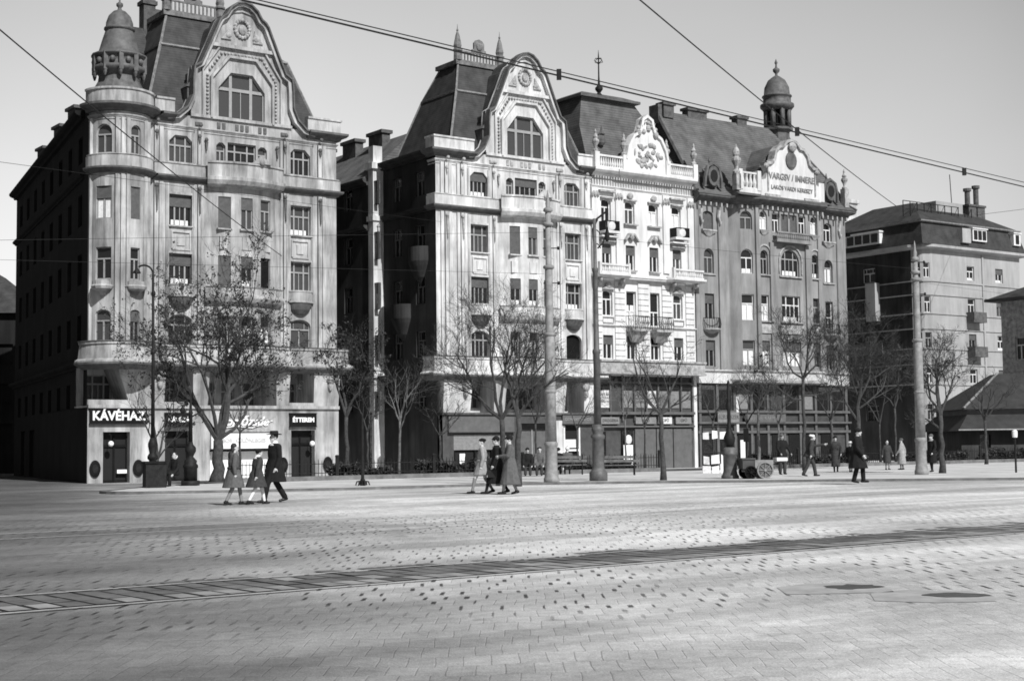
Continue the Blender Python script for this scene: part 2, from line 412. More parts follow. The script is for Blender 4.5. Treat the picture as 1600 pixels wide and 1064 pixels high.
def road_material():
    m=bpy.data.materials.new('sett_paving'); m.use_nodes=True; n=m.node_tree; b=n.nodes['Principled BSDF']; b.inputs['Roughness'].default_value=.62; b.inputs['Specular IOR Level'].default_value=.35
    N=n.nodes.new; L=n.links.new
    geo=N('ShaderNodeNewGeometry')
    wob=N('ShaderNodeTexNoise'); wob.inputs['Scale'].default_value=.6; wob.inputs['Detail'].default_value=3; L(geo.outputs['Position'],wob.inputs[0])
    va=N('ShaderNodeVectorMath'); va.operation='MULTIPLY_ADD'; L(wob.outputs['Color'],va.inputs[0]); va.inputs[1].default_value=(.12,.9,0); L(geo.outputs['Position'],va.inputs[2])
    rot=N('ShaderNodeVectorRotate'); rot.rotation_type='Z_AXIS'; rot.inputs['Angle'].default_value=R(-38); L(geo.outputs['Position'],rot.inputs['Vector'])
    sp=N('ShaderNodeSeparateXYZ'); L(va.outputs[0],sp.inputs[0]); gp=N('ShaderNodeSeparateXYZ'); L(geo.outputs['Position'],gp.inputs[0]); rp=N('ShaderNodeSeparateXYZ'); L(rot.outputs[0],rp.inputs[0])
    def M(op,a,c=None,d=None):
        q=N('ShaderNodeMath'); q.operation=op
        for i,x in enumerate((a,c,d)):
            if x is None: continue
            if isinstance(x,(int,float)): q.inputs[i].default_value=x
            else: L(x,q.inputs[i])
        return q.outputs[0]
    def noise(scale,det=4,rough=.6,vec=None):
        q=N('ShaderNodeTexNoise'); q.inputs['Scale'].default_value=scale; q.inputs['Detail'].default_value=det; q.inputs['Roughness'].default_value=rough; L(vec or geo.outputs['Position'],q.inputs[0]); return q.outputs[0]
    def ramp(v,a,c,lo=0.,hi=1.):
        q=N('ShaderNodeMapRange'); q.interpolation_type='SMOOTHSTEP'; q.inputs[1].default_value=a; q.inputs[2].default_value=c; q.inputs[3].default_value=lo; q.inputs[4].default_value=hi; L(v,q.inputs[0]); return q.outputs[0]
    u,v=sp.outputs[0],sp.outputs[1]; X,Y=gp.outputs[0],gp.outputs[1]; tv=rp.outputs[1]; tu=rp.outputs[0]
    W,H=.185,.44
    row=M('FLOOR',M('DIVIDE',v,H)); off=N('ShaderNodeTexWhiteNoise'); off.noise_dimensions='1D'; L(row,off.inputs['W'])
    us=M('ADD',M('DIVIDE',u,W),M('MULTIPLY_ADD',row,.5,M('MULTIPLY',off.outputs[0],.35))); cell=M('FLOOR',us)
    fu=M('ABSOLUTE',M('SUBTRACT',M('FRACT',us),.5)); fr=M('SUBTRACT',M('FRACT',M('DIVIDE',v,H)),.5); fv=M('ABSOLUTE',fr)
    cv=N('ShaderNodeCombineXYZ'); L(cell,cv.inputs[0]); L(row,cv.inputs[1])
    wn=N('ShaderNodeTexWhiteNoise'); wn.noise_dimensions='2D'; L(cv.outputs[0],wn.inputs[0])
    # the hole mask needs one random number per joint: joints sit at whole numbers of us
    cj=N('ShaderNodeCombineXYZ'); L(M('ROUND',us),cj.inputs[0]); L(row,cj.inputs[1]); wj=N('ShaderNodeTexWhiteNoise'); wj.noise_dimensions='2D'; L(cj.outputs[0],wj.inputs[0])
    jn=M('MULTIPLY',M('SUBTRACT',noise(22,3),.5),.16)
    ju=ramp(M('ADD',fu,M('MULTIPLY',jn,.4)),.455,.492); jv=ramp(M('ADD',fv,M('MULTIPLY',jn,.5)),.478,.498)
    near=ramp(M('ADD',M('SUBTRACT',tv,M('MULTIPLY_ADD',tu,-.42,12.7)),M('MULTIPLY',M('SUBTRACT',noise(.7,2),.5),2.5)),-.5,.5,1,0)   # smooth foreground against open-jointed setts
    hs=M('MULTIPLY_ADD',wj.outputs[0],.135,.012)     # size of each washed-out hole
    hole=M('MULTIPLY',ramp(M('ADD',M('SUBTRACT',fu,M('SUBTRACT',.5,hs)),jn),-.02,.06),ramp(M('ADD',fv,M('MULTIPLY',jn,2.2)),.42,.16))
    opn=M('MULTIPLY',ramp(wj.outputs[0],.25,.4),ramp(noise(.25,2),.36,.52))
    mid=M('MULTIPLY',M('SUBTRACT',1.0,M('MULTIPLY',near,.97)),ramp(Y,24,38,1,.15))
    hz=M('MULTIPLY',M('MULTIPLY',hole,opn),mid)
    patch=ramp(noise(.8,5,.7),.46,.62)
    line=M('MULTIPLY',M('MAXIMUM',M('MULTIPLY',ju,.26),M('MULTIPLY',jv,.24)),M('MULTIPLY_ADD',patch,1.0,.03))
    line=M('MULTIPLY',line,ramp(Y,14,30,1,.2))
    joint=M('MAXIMUM',line,M('MULTIPLY',hz,.97))
    base=M('MULTIPLY_ADD',wn.outputs[0],.10,.58)
    st=noise(.12,6,.65); base=M('MULTIPLY',base,ramp(st,.33,.67,.70,1.16))
    mp=N('ShaderNodeMapping'); mp.inputs['Scale'].default_value=(.035,.5,1); L(rot.outputs[0],mp.inputs[0])
    base=M('MULTIPLY',base,ramp(noise(1,5,.62,mp.outputs[0]),.36,.64,.70,1.16))       # lanes worn along the street
    base=M('MULTIPLY',base,M('MULTIPLY',ramp(noise(9,6,.75),.3,.7,.84,1.16),ramp(noise(60,5,.75),.3,.7,.68,1.30)))
    blot=ramp(noise(1.3,5,.6),.62,.74); base=M('MULTIPLY',base,M('MULTIPLY_ADD',blot,-.38,1.0))
    e=M('ADD',M('ADD',X,M('MULTIPLY_ADD',Y,.28,-4.0)),M('MULTIPLY',M('SUBTRACT',st,.5),6.0))
    base=M('MULTIPLY',base,ramp(e,-7.5,5,.17,1.0))       # dimmer left side: vignette painted into the paving colour
    col_=M('MULTIPLY',base,M('MULTIPLY_ADD',joint,-.93,1.0))
    cb=N('ShaderNodeCombineColor')
    for i in range(3): L(col_,cb.inputs[i])
    L(cb.outputs[0],b.inputs['Base Color'])
    bp=N('ShaderNodeBump'); bp.inputs['Strength'].default_value=.55; bp.inputs['Distance'].default_value=.02
    hh=M('ADD',M('MULTIPLY',M('MAXIMUM',M('MAXIMUM',M('MULTIPLY',jv,.6),M('MULTIPLY',ju,.5)),hz),-1.0),M('MULTIPLY',noise(30,5),.55)); L(hh,bp.inputs['Height']); L(bp.outputs[0],b.inputs['Normal'])
    return m
struct(g.build('ground',road_material()))
# ================================================================ twin apartment houses
GABLE=[(5.2,21.85),(4.45,22.0),(3.85,22.55),(3.52,23.3),(3.5,24.4),(3.42,25.15),(2.95,25.45),(2.4,26.7),(1.72,28.3),(1.55,28.55),(1.25,28.75),(.95,29.25),(.5,29.6),(0,29.72)]
GABLE=GABLE+[(-x,z) for x,z in GABLE[-2::-1]]
def ornament(mb,x,y,z,h):       # hanging tassel ornament on a pilaster
    mb.ell((x,y,z),(.13,.08,.14),8,5); mb.prism([(x-.09,z-.15),(x+.09,z-.15),(x+.03,z-h),(x-.03,z-h)],y-.05,y+.02)
def rowwins(z0,z1,sh,xs,sts): return [(x-wd/2,x+wd/2,z0,z1,sh,st) for (x,wd),st in zip(xs,sts)]
def balcony_bowl(root,x,z,mt,mtd,w=.95,y=0):
    q=MB(); q.lathe([(.2,z-.8),(.45,z-.75),(.72,z-.5),(.86,z-.2),(.92,z-.08)],x,y,14,PI,2*PI,0,w,.62); b=MB(); b.lathe([(.6,z-.08),(1.0,z-.05),(1.0,z+.03),(.9,z+.06),(.9,z+.62),(.95,z+.64),(.95,z+.74),(.0,z+.74)],x,y,14,PI,2*PI,0,w,.62); bo=b.build('balcony',mt,root); q.build('balcony_corbel',M_MOULD,bo)  # corbel takes the dark moulding colour as painted underside shadow
def twin(root,mw,mt,dz,left,right,sty,turret=False):
    Z=lambda a:a+dz
    side=[(-4.1,1.55),(4.1,1.55)]; s5,s4,s3,s2,sm=sty
    # flat upper front; the middle bay bows forward on two storeys
    BW,SAG=2.75,.75; BR=(BW*BW+SAG*SAG)/(2*SAG); ba=math.asin(BW/BR); BM=arcM(0,BR-SAG,BR,-PI/2-ba); BL=2*ba*BR; C=BL/2
    ops=rowwins(Z(18.98),Z(20.7),'cham',side,s5[:2])+[(-.98,.98,Z(19.12),Z(20.62),'rect',s5[2]),(-1.75,-1.12,Z(19.12),Z(20.55),'cham',s5[3]),(1.12,1.75,Z(19.12),Z(20.55),'cham',s5[4])]
    for z0,z1,ss in ((15.06,17.0,s4),(11.45,13.35,s3),(7.8,9.62,s2)): ops+=rowwins(Z(z0),Z(z1),'rect' if z0>8 else 'seg',side,ss[:2])
    ops+=[(-BW,BW,Z(6.9),Z(17.9),'rect',None)]
    wall(root,'wall',mw,left,right,Z(6.3),Z(22.0),ops)
    bops=[]
    for z0,z1,ss in ((15.06,17.05,s4),(11.45,13.35,s3),(7.85,9.6,s2)):
        bops+=[(C+x-.4,C+x+.4,Z(z0),Z(z1),'rect',st) for x,st in zip((-1.45,0,1.4),ss[2:])]
    wall(root,'bow_bay',mw,0,BL,Z(6.9),Z(17.9),bops,BM,.22,0,.5)
    # gable
    gop=[(-1.6,1.6,Z(22.2),Z(25.1),'hex','hg')]
    gm=MB(); gm.prism([(x,z+dz) for x,z in GABLE],.4,.5); gm.prism([(x,z+dz) for x,z in GABLE if z>25.1],.0,.4)
    o=gm.build('gable',mw,root); wall(root,'gable_wall',mw,-3.45,3.45,Z(22.0),Z(25.15),gop,None,.3)
    t=MB()
    hexo=lambda a,b,c,z0:[(-a,z0),(-a,b),(-a+1.15,c),(a-1.15,c),(a,b),(a,z0)]
    t.band([(x,z+dz) for x,z in hexo(2.05,24.6,26.0,22.05)],.16,-.2,-.0)
    t.band([(x,z+dz) for x,z in hexo(2.65,25.0,26.65,22.05)],.10,-.16,-.0)
    t.box(-2.35,-.22,Z(26.62),2.35,0,Z(26.84)); t.box(-3.5,-.14,Z(21.98),3.5,0,Z(22.16))
    t.band([(-2.1,Z(26.95)),(-1.55,Z(28.1)),(-.7,Z(28.95)),(0,Z(29.1)),(.7,Z(28.95)),(1.55,Z(28.1)),(2.1,Z(26.95))],.1,-.1,0)
    t.build('gable_moulding',M_TRIM2 if mw is M_B2 else M_TRIM1,root)
    t=MB()
    pts=[(-2.36,z) for z in [22.1+.24*i for i in range(12)]]+[(-2.36+.95*i/6,24.9+1.35*i/6) for i in range(1,7)]+[(-1.4+.24*i,26.28) for i in range(1,12)]+[(1.4+.95*i/6,26.25-1.35*i/6) for i in range(7)]+[(2.36,24.7-.24*i) for i in range(11)]
    for x,z in pts: t.ell((x,-.06,z+dz),(.10,.09,.10),6,4)
    t.build('bead_band',M_STAT,root,1.2)
    t=MB(); 
    for k in range(16):
        a=2*PI*k/16; t.ell((.5*math.cos(a),-.08,Z(28.0)+.55*math.sin(a)),(.13,.1,.13),6,4)
    t.ell((0,-.05,Z(27.95)),(.26,.16,.34),10,7); t.ell((0,-.12,Z(28.55)),(.2,.14,.14),8,5)
    for s in (-1,1): t.prism([(s*.75,Z(27.2)),(s*1.45,Z(27.2)),(s*.85,Z(28.0))],-.1,0); t.ell((s*.95,-.08,Z(27.45)),(.22,.1,.18),8,5)
    t.build('medallion',M_STAT,root)
    # coping
    c=MB(); L=[(x,z+dz) for x,z in GABLE]; L=L[::-1] if L[0][0]>0 else L
    L=L[::-1]; c.band(L,.10,-.50,.3); cp=c.build('coping',M_MOULD,root); c=MB(); c.band([(x*.985,z-.02) for x,z in L],.26,-.32,.25); c.build('coping_moulding',mw,cp)
    # string courses, ledge, parapets
    le=left; ri=right
    end_l=[] 
    pre=[]
    if turret: pre=TUR['path']
    pth=pre+[(le,0),(-2.75,0)]+arcpts(0,BR-SAG,BR,-PI/2-ba,-PI/2+ba,8)[1:-1]+[(2.75,0),(ri,0)]
    flat=pre+[(le,0),(ri,0)]
    if not turret: pth=[(le,.9)]+pth+[(ri,.6)]; flat=[(le,.9)]+flat+[(ri,.6)]
    else: pth=pth+[(ri,.6)]; flat=flat+[(ri,.6)]
    s=MB(); s.sweep(flat,mould(Z(21.15),Z(21.32),.12)); s.sweep(pth,mould(Z(18.82),Z(18.94),.16)); s.sweep(flat,mould(Z(20.98),Z(21.04),.05))
    s.split('string_course',M_TRIM2 if mw is M_B2 else M_TRIM1,root)
    s=MB(); s.sweep(pth,mould(Z(17.8),Z(18.15),.38)); s.build('string_course',M_MOULD,root)
    s=MB(); s.sweep(pth,[(-.02,Z(18.15)),(.2,Z(18.15)),(.2,Z(18.82)),(-.02,Z(18.82))]); s.build('sill_parapet',mw,root)
    s=MB(); s.sweep(pth,[(-.02,Z(6.15)),(.35,Z(6.15)),(.55,Z(6.3)),(.8,Z(6.42)),(.8,Z(6.62)),(.6,Z(6.75)),(.5,Z(7.55)),(.58,Z(7.6)),(.58,Z(7.74)),(-.02,Z(7.74))]); s.split('ledge',mt,root)
    s=MB(); s.sweep(pth,[(.3,Z(6.10)),(.84,Z(6.40)),(.84,Z(6.52)),(.3,Z(6.3))]); s.sweep(pth,[(.4,Z(7.74)),(.62,Z(7.74)),(.62,Z(7.80)),(.4,Z(7.80))]); s.split('ledge_drip',M_MOULD,root)
    s=MB(); sp_=[(x,y) for x,y in pth if y<=.7 ]; s.face(*[(x,y,Z(6.22)) for x,y in sp_],(ri,2.5,Z(6.22)),(le if not turret else pre[0][0],2.5,Z(6.22))); s.build('soffit',mt,root)
    # cornice over the two ends, running into the gable coping
    for a,b,nm in ((le,-4.6,0),(4.6,ri,1)):
        p=[(a,0),(b,0)] if nm==0 else [(a,0),(b,0),(b,.7)]
        if nm==0: p=(pre+p) if turret else [(le,.9)]+p
        s=MB(); s.sweep(p,mould(Z(21.5),Z(21.98),.62)); s.build('cornice',M_MOULD,root)
        s=MB(); s.sweep(p,[(-.25,Z(21.98)),(.22,Z(21.98)),(.22,Z(22.75)),(.3,Z(22.8)),(.3,Z(22.92)),(-.25,Z(22.92))]); s.build('parapet',mw,root)
    # pilasters with grooves and tassels
    s=MB(); t=MB()
    PX=[(-5.75,.5),(-2.95,.34),(2.95,.34),(5.5,.5)] if turret else [(-6.9,.5),(-5.6,.45),(-2.95,.34),(2.95,.34),(5.35,.4)]
    for x,wd in PX:
        for z0,z1 in ((7.75,17.7),(18.95,21.1)):
            for k in (-1,0,1): s.box(x+k*wd*.66-wd*.26,-.14-.05*(k==0),Z(z0),x+k*wd*.66+wd*.26,.01,Z(z1))
        ornament(t,x,-.24,Z(20.75),.45); ornament(t,x,-.26,Z(17.45),1.6); t.ell((x,-.4,Z(21.42)),(.14,.1,.12),8,5)
    for x in (-2.45,2.45): ornament(t,x,-.12,Z(20.6),.7)
    for x in (-1.6,-1.25,-.35,0,.35,1.25,1.6): t.box(x-.11,-.06,Z(21.42),x+.11,.01,Z(21.8))
    for x in (-2.95,2.95): t.box(x-.22,-.1,Z(21.45),x+.22,.01,Z(21.65))
    for x in (-5.0,-3.3,3.3,5.0):
        for z0,z1 in ((7.8,17.65),(18.96,20.9)): s.box(x-.09,-.10,Z(z0),x+.09,.01,Z(z1)); s.box(x-.035,-.16,Z(z0),x+.035,-.09,Z(z1))
    s.split('pilaster',mw,root); t.split('tassel_ornament',M_MOULD if mw is M_B1 else M_STAT,root)
    # panels and sills
    s=MB()
    for x,wd in side:
        for z in (18.96,15.02,7.76): s.box(x-.9,-.16,Z(z)-.02,x+.9,.02,Z(z)+.05)
        for z in (14.0,): s.band([(x-.55,Z(13.65)),(x-.55,Z(14.65)),(x+.55,Z(14.65)),(x+.55,Z(13.65)),(x-.55,Z(13.65))],.09,-.08,.01); s.box(x-.25,-.06,Z(13.85),x+.25,.01,Z(14.45))
        for z0,z1 in ((15.06,17.0),(11.45,13.35)): s.box(x-.95,-.09,Z(z0),x-.79,.02,Z(z1)+.14); s.box(x+.79,-.09,Z(z0),x+.95,.02,Z(z1)+.14); s.box(x-.79,-.09,Z(z1)+.002,x+.79,.02,Z(z1)+.14)
    for xx in (-1.45,0,1.4):
        for z in (15.0,11.38):
            p=BM(C+xx,-.02,0); s.box(p[0]-.5,p[1]-.12,Z(z)-.04,p[0]+.5,p[1]+.12,Z(z)+.05)
        p=BM(C+xx,-.01,0); s.box(p[0]-.33,p[1]-.04,Z(13.75),p[0]+.33,p[1]+.1,Z(14.55))
        p=BM(C+xx+.72 if xx<1 else C+2.1,0,0)
    s.split('window_trim',M_TRIM2 if mw is M_B2 else M_TRIM1,root)
    # central balcony with small pediment
    s=MB(); bp=arcpts(0,BR-SAG,BR+.45,-PI/2-ba*.86,-PI/2+ba*.86,10)
    s.sweep(bp,[(-.6,Z(17.55)),(.05,Z(17.75)),(.2,Z(18.0)),(.2,Z(18.2)),(.02,Z(18.25)),(.02,Z(19.05)),(.1,Z(19.08)),(.1,Z(19.2)),(-.16,Z(19.2)),(-.16,Z(18.3)),(-.6,Z(18.3))])
    yb=BR-SAG-(BR+.45)
    s.prism([(.15,Z(19.2)),(1.45,Z(19.2)),(.8,Z(19.75))],yb-.1,yb+.2); s.ell((.8,yb-.12,Z(19.3)),(.2,.1,.2),8,6)
    s.build('balcony',mt,root)
    for x in (-4.1,4.1): balcony_bowl(root,x,Z(10.72),mt,mt)
    s=MB(); bp=arcpts(0,BR-SAG,BR+.3,-PI/2-ba*.9,-PI/2+ba*.9,8)
    s.sweep(bp,[(-.4,Z(10.2)),(.0,Z(10.45)),(.15,Z(10.7)),(.15,Z(10.85)),(0,Z(10.9)),(0,Z(11.3)),(.08,Z(11.4)),(-.15,Z(11.4)),(-.4,Z(10.7))]); s.build('balcony',mt,root)
    # mansard
    r=MB(); z0,zb,zt=Z(21.9),Z(26.75),Z(28.95)
    bs=[(-6.2,.55),(6.0,.55),(6.0,8.2),(-6.2,8.2)]; bk=[(-4.75,1.75),(4.1,1.75),(4.1,6.3),(-4.75,6.3)]; tp=[(-4.0,2.6),(-.3,2.6),(-.3,5.0),(-4.0,5.0)]
    P=lambda q,z:[(x,y,z) for x,y in q]
    r.frus(P(bs,z0),P(bk,zb)); r.frus(P([(x*1.015,y) for x,y in bk],zb+.004),P(tp,zt))
    # roof of the gable dormer
    r.prism([(x*.96,z+dz-.25) for x,z in GABLE if z>22.4],.5,4.2)
    rf=r.build('roof',M_ROOF,root)
    e=MB()
    for i in range(4):
        a,b=bs[i],bk[i]; e.tube([(a[0],a[1],z0),(b[0],b[1],zb)],.09,5); a=bk[i]; b=tp[i]; e.tube([(a[0],a[1],zb),(b[0],b[1],zt)],.08,5)
        a=bk[i];b=bk[(i+1)%4]; e.tube([(a[0],a[1]-.03,zb),(b[0],b[1]-.03,zb)],.11,5)
    e.box(-6.2-.9,.0,z0-.1,-6.1,8,z0+.25)
    e.build('roof_edge',M_ZINC,rf)
    e=MB(); xa,xb,yy=-4.0,-.3,2.6
    e.box(xa-.25,yy-.15,zt-.02,xb+.25,5.2,zt+.28); e.box(xa,yy-.05,zt+.28,xb,yy+.12,zt+.36); e.box(xa+.3,yy-.02,zt+.95,xb-.3,yy+.1,zt+1.05)
    k=12
    for i in range(k):
        x=xa+.35+(xb-xa-.7)*i/(k-1); e.box(x-.045,yy,zt+.36,x+.045,yy+.08,zt+.96)
    xm=(xa+xb)/2
    e.prism([(xm-.6,zt+1.0),(xm-.6,zt+1.25),(xm-.45,zt+1.3),(xm-.45,zt+1.75),(xm-.28,zt+1.95),(xm,zt+2.05),(xm+.28,zt+1.95),(xm+.45,zt+1.75),(xm+.45,zt+1.3),(xm+.6,zt+1.25),(xm+.6,zt+1.0)],yy-.02,yy+.12)
    e.ell((xm,yy-.05,zt+1.5),(.26,.1,.3),8,6)
    for x in (xa,xb):
        e.lathe([(.30,zt+.3),(.28,zt+.9),(.36,zt+.95),(.36,zt+1.05),(.25,zt+1.15),(.30,zt+1.35),(.15,zt+2.1),(.05,zt+2.4),(.09,zt+2.45),(.03,zt+2.6),(.012,zt+2.9)],x,yy+.03,8)
    e.build('roof_cresting',mat('sooty_cresting',.16,.9,.5,3),rf)
    # small dark dormers
    d=MB(); d.box(-3.6,.2,Z(23.0),-2.9,2.2,Z(23.9)); d.prism([(-3.7,Z(23.88)),(-2.8,Z(23.88)),(-3.25,Z(24.5))],.1,2.2); d.build('roof_dormer',M_MOULD,rf)
    return rf
def shell(root,mt,x0,x1,y0,y1,z0,z1,sides=('l','r','b')):
    m=MB()
    if 'r' in sides: m.face((x1,y0,z0),(x1,y1,z0),(x1,y1,z1),(x1,y0,z1))
    if 'l' in sides: m.face((x0,y1,z0),(x0,y0,z0),(x0,y0,z1),(x0,y1,z1))
    if 'b' in sides: m.face((x1,y1,z0),(x0,y1,z0),(x0,y1,z1),(x1,y1,z1))
    m.face((x0,y0,z1),(x1,y0,z1),(x1,y1,z1),(x0,y1,z1))
    return m.build('rear_wall',mt,root,fix=False)
P1=(-11.52-6.75*math.cos(AX),97-6.75*math.sin(AX)); P2=(1.13,105.)
# ---- left house with round corner turret
TC=(-7.85,.6); TRR=1.85; TA1=2*PI-math.asin(.6/TRR)
TUR={'path':arcpts(TC[0],TC[1],TRR,PI,TA1,16)}
h1=thing('corner_apartment_house','sooty corner apartment house with round corner turret above the coffee house sign','building',(*loc(P1,0),0),AX)
LM=arcM(TC[0],TC[1],TRR,PI)
TX=TUR['path'][-1][0]
twin(h1,M_B1,M_B1,0,TX,6.8,(('3g','3','3','g','g'),('3sb','3gb','Sg','sg','g'),('3sb','3g','Sg','sb','O'),('3','g','3','c','c'),()),True)
tl=TRR*(TA1-PI)
top=[]
for z0,z1,sh,st in ((18.98,20.72,'arch',('g','g')),(15.06,17.0,'rect',('sc','S')),(11.45,13.35,'rect',('','')),(7.8,9.65,'seg',('g','ds'))):
    for a,wd,k in ((R(221),1.02,0),(R(282),.66,1)):
        s=TRR*(a-PI); top.append((s-wd/2,s+wd/2,z0,z1,sh,st[k]))
wall(h1,'corner_turret',M_B1,0,tl,6.3,22.0,top,LM,.25,0,.25)
s=MB()
for a in (R(192),R(246),R(256),R(266),R(305),R(315)):
    x,y,_=LM(TRR*(a-PI),-.04,0)
    for z0,z1 in ((7.75,17.7),(18.95,21.1)): s.box(x-.11,y-.08,z0,x+.11,y+.12,z1)
s.split('pilaster',M_B1,h1)
for a,wd in ((R(221),1.0),(R(282),.7)):
    x,y,_=LM(TRR*(a-PI),0,0); s=MB(); s.lathe([(.2,10.5),(.3,10.7),(.62,10.85),(.68,11.0),(.6,11.1),(.6,11.3),(.0,11.3)],x,y,12); s.build('window_sill',M_B1,h1)
# turret roof: stone drum, gallery ring, bell dome, finial
c=TC; q=MB()
q.lathe([(1.95,22.0),(1.95,22.9),(1.9,22.95),(1.55,23.05),(1.25,23.6),(1.2,24.0)],c[0],c[1],20)
tr=q.build('turret_roof',M_MOULD,h1)
q=MB(); q.lathe([(1.15,23.8),(1.3,24.1),(1.62,24.25),(1.62,24.45),(1.45,24.5),(1.45,25.05),(1.66,25.1),(1.66,25.22),(1.3,25.27),(1.16,25.7),(1.02,26.2),(.86,26.7),(.82,26.8),(.92,26.83),(.92,26.95),(.82,27.0),(.80,27.3),(.66,27.7),(.38,28.0),(.14,28.1),(.1,28.25),(.2,28.35),(.2,28.5),(.06,28.6),(.03,29.2)],c[0],c[1],16)
q.build('dome',M_STAT if False else M_MOULD,tr,True)
q=MB()
for k in range(10):
    a=2*PI*k/10; x,y=c[0]+1.5*math.cos(a),c[1]+1.5*math.sin(a); q.box(x-.13,y-.13,24.1,x+.13,y+.13,25.2); q.lathe([(.05,23.75),(.12,23.95),(.14,24.15)],x,y,6)
    a+=PI/10; x,y=c[0]+1.47*math.cos(a),c[1]+1.47*math.sin(a); q.ell((x,y,24.75),(.18,.18,.2),8,6)
q.build('gallery',M_MOULD,tr)
# left side, along the side street, in shade
u0=(TC[0]-TRR,TC[1]); sd=Vector((.184,.983)); LEN=34
def SM(s,y,z):
    t=LEN-s; return (u0[0]+sd.x*t+y*sd.y,u0[1]+sd.y*t-y*sd.x,z)
ops=[]
for z0,z1 in ((18.95,20.6),(15.06,17.0),(11.45,13.35),(7.8,9.6),(4.0,5.5)):
    for k in range(8): s=LEN-3-k*4; ops.append((s-.75,s+.75,z0,z1,'rect','O'))
for k in range(6): s=LEN-4.5-k*4.8; ops.append((s-1.3,s+1.3,-.5,2.9,'rect','O'))
wall(h1,'side_wall',M_SHADE,0,LEN,-5,22.0,ops,SM)
p0=(u0[0]+sd.x*LEN,u0[1]+sd.y*LEN)
s=MB(); sp=[p0,(u0[0]+sd.x*1.5,u0[1]+sd.y*1.5)]
s.sweep(sp,mould(21.5,21.98,.6)); s.sweep(sp,mould(17.8,18.1,.3)); s.sweep(sp,mould(6.3,6.7,.5)); s.split('side_cornice',M_SHADE,h1)
# rear mass and wing roof
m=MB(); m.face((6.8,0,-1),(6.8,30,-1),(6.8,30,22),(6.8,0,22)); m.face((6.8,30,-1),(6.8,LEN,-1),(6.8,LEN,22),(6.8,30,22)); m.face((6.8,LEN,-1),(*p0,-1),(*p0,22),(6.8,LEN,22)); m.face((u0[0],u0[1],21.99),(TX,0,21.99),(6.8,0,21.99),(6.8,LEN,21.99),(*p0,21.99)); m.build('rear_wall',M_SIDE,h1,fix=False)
w=MB(); q=[(u0[0]+sd.x*1.5+.3,u0[1]+1.5),(-5.4,1.5),(0,LEN),(p0[0]+.3,p0[1])]
w.frus([(q[0][0],q[0][1],22),(q[1][0],q[1][1],22),(q[2][0],q[2][1],22),(q[3][0],q[3][1],22)],[(-6.5,4.2,22.6),(-5.6,4.2,22.6),(-1,LEN-2,22.6),(p0[0]+1.8,LEN-2,22.6)])
w.frus([(-7.9,2.5,22),(-4.5,2.5,22),(-4.5,9,22),(-6.8,9,22)],[(-6.5,4.2,26.6),(-4.5,4.2,26.6),(-4.5,8,26.6),(-6,8,26.6)]); w.frus([(-6.6,4.1,26.62),(-4.5,4.1,26.62),(-4.5,8,26.62),(-6,8,26.62)],[(-5.7,5.2,28.6),(-4.5,5.2,28.6),(-4.5,7,28.6),(-5.4,7,28.6)])
wr=w.build('wing_roof',M_ROOF,h1)
for (x,y,z) in ((-4.05,5.6,30.6),(-3.2,6.2,30.2)): q=MB(); q.box(x-.4,y-.4,26.5,x+.4,y+.4,z); q.box(x-.5,y-.5,z-.35,x+.5,y+.5,z-.1); q.build('chimney',M_BRICK,wr)
for t in (7,13,21): q=MB(); x,y=u0[0]+sd.x*t+.3,u0[1]+sd.y*t; q.box(x-.25,y-.7,22,x+.6,y+.7,23.2); q.box(x-.4,y-.85,23.2,x+.75,y+.85,23.4); q.build('chimney',M_BRICK,wr)
# mezzanine and ground floor of the left house
y0=.15
ops=[(-9.3,-7.7,4.4,5.9,'rect','3g'),(-5.0,-3.5,4.2,5.6,'rect','3g'),(3.4,4.8,4.2,5.6,'rect','3g'),(-1.9,-1.0,3.9,5.6,'rect','g'),(-.5,.4,3.9,5.6,'rect','g'),(1.0,1.9,3.9,5.6,'rect','g')]
wall(h1,'mezzanine_wall',M_B1,-9.9,6.8,3.9,6.3,ops,None,.25,1.9)
s=MB()
for a,b,k in ((-7.3,-5.2,.9),(-3.3,-2.35,.15),(2.35,3.2,.15),(5.0,6.8,.1)):
    s.frus([(a,-.15,3.9),(b,-.15,3.9),(b,1.9,3.9),(a,1.9,3.9)],[(a-k,-.45,6.2),(b,-.45,6.2),(b,1.9,6.2),(a-k,1.9,6.2)])
s.split('corbel',M_B1,h1)
s=MB()
for x in (-5.55,6.1):
    s.ell((x,-.5,5.75),(.28,.2,.25),8,6); s.ell((x,-.42,5.35),(.18,.14,.3),8,6)
s.split('mask_ornament',M_STAT,h1)
gops=[(-9.0,-7.35,-1.2,2.45,'rect',None),(-5.15,-3.5,-1.2,2.5,'rect',None),(-2.2,2.2,-.75,2.2,'rect',None),(3.35,5.05,-1.2,2.5,'rect',None)]
wall(h1,'ground_floor_wall',M_B1,-9.95,6.8,-3,3.95,gops,None,.5,-.2)
q=MB(); q.box(-9.95,-.2,3.9,6.8,2.0,4.0); q.box(-9.95,-.2,4.0,-7.3,-.05,4.35); q.box(-5.2,-.2,4.0,-3.3,-.05,4.25); q.box(3.2,-.2,4,5.0,-.05,4.25); q.box(-9.95,-.35,3.85,6.8,-.19,4.05); q.build('shop_cornice',M_TRIM1,h1)
q=MB(); q.face((-9.95+3.7,20,-3),(-9.95,-.2,-3),(-9.95,-.2,3.9),(-9.95+3.7,20,3.9)); q.build('side_base',M_SHADE,h1,fix=False)
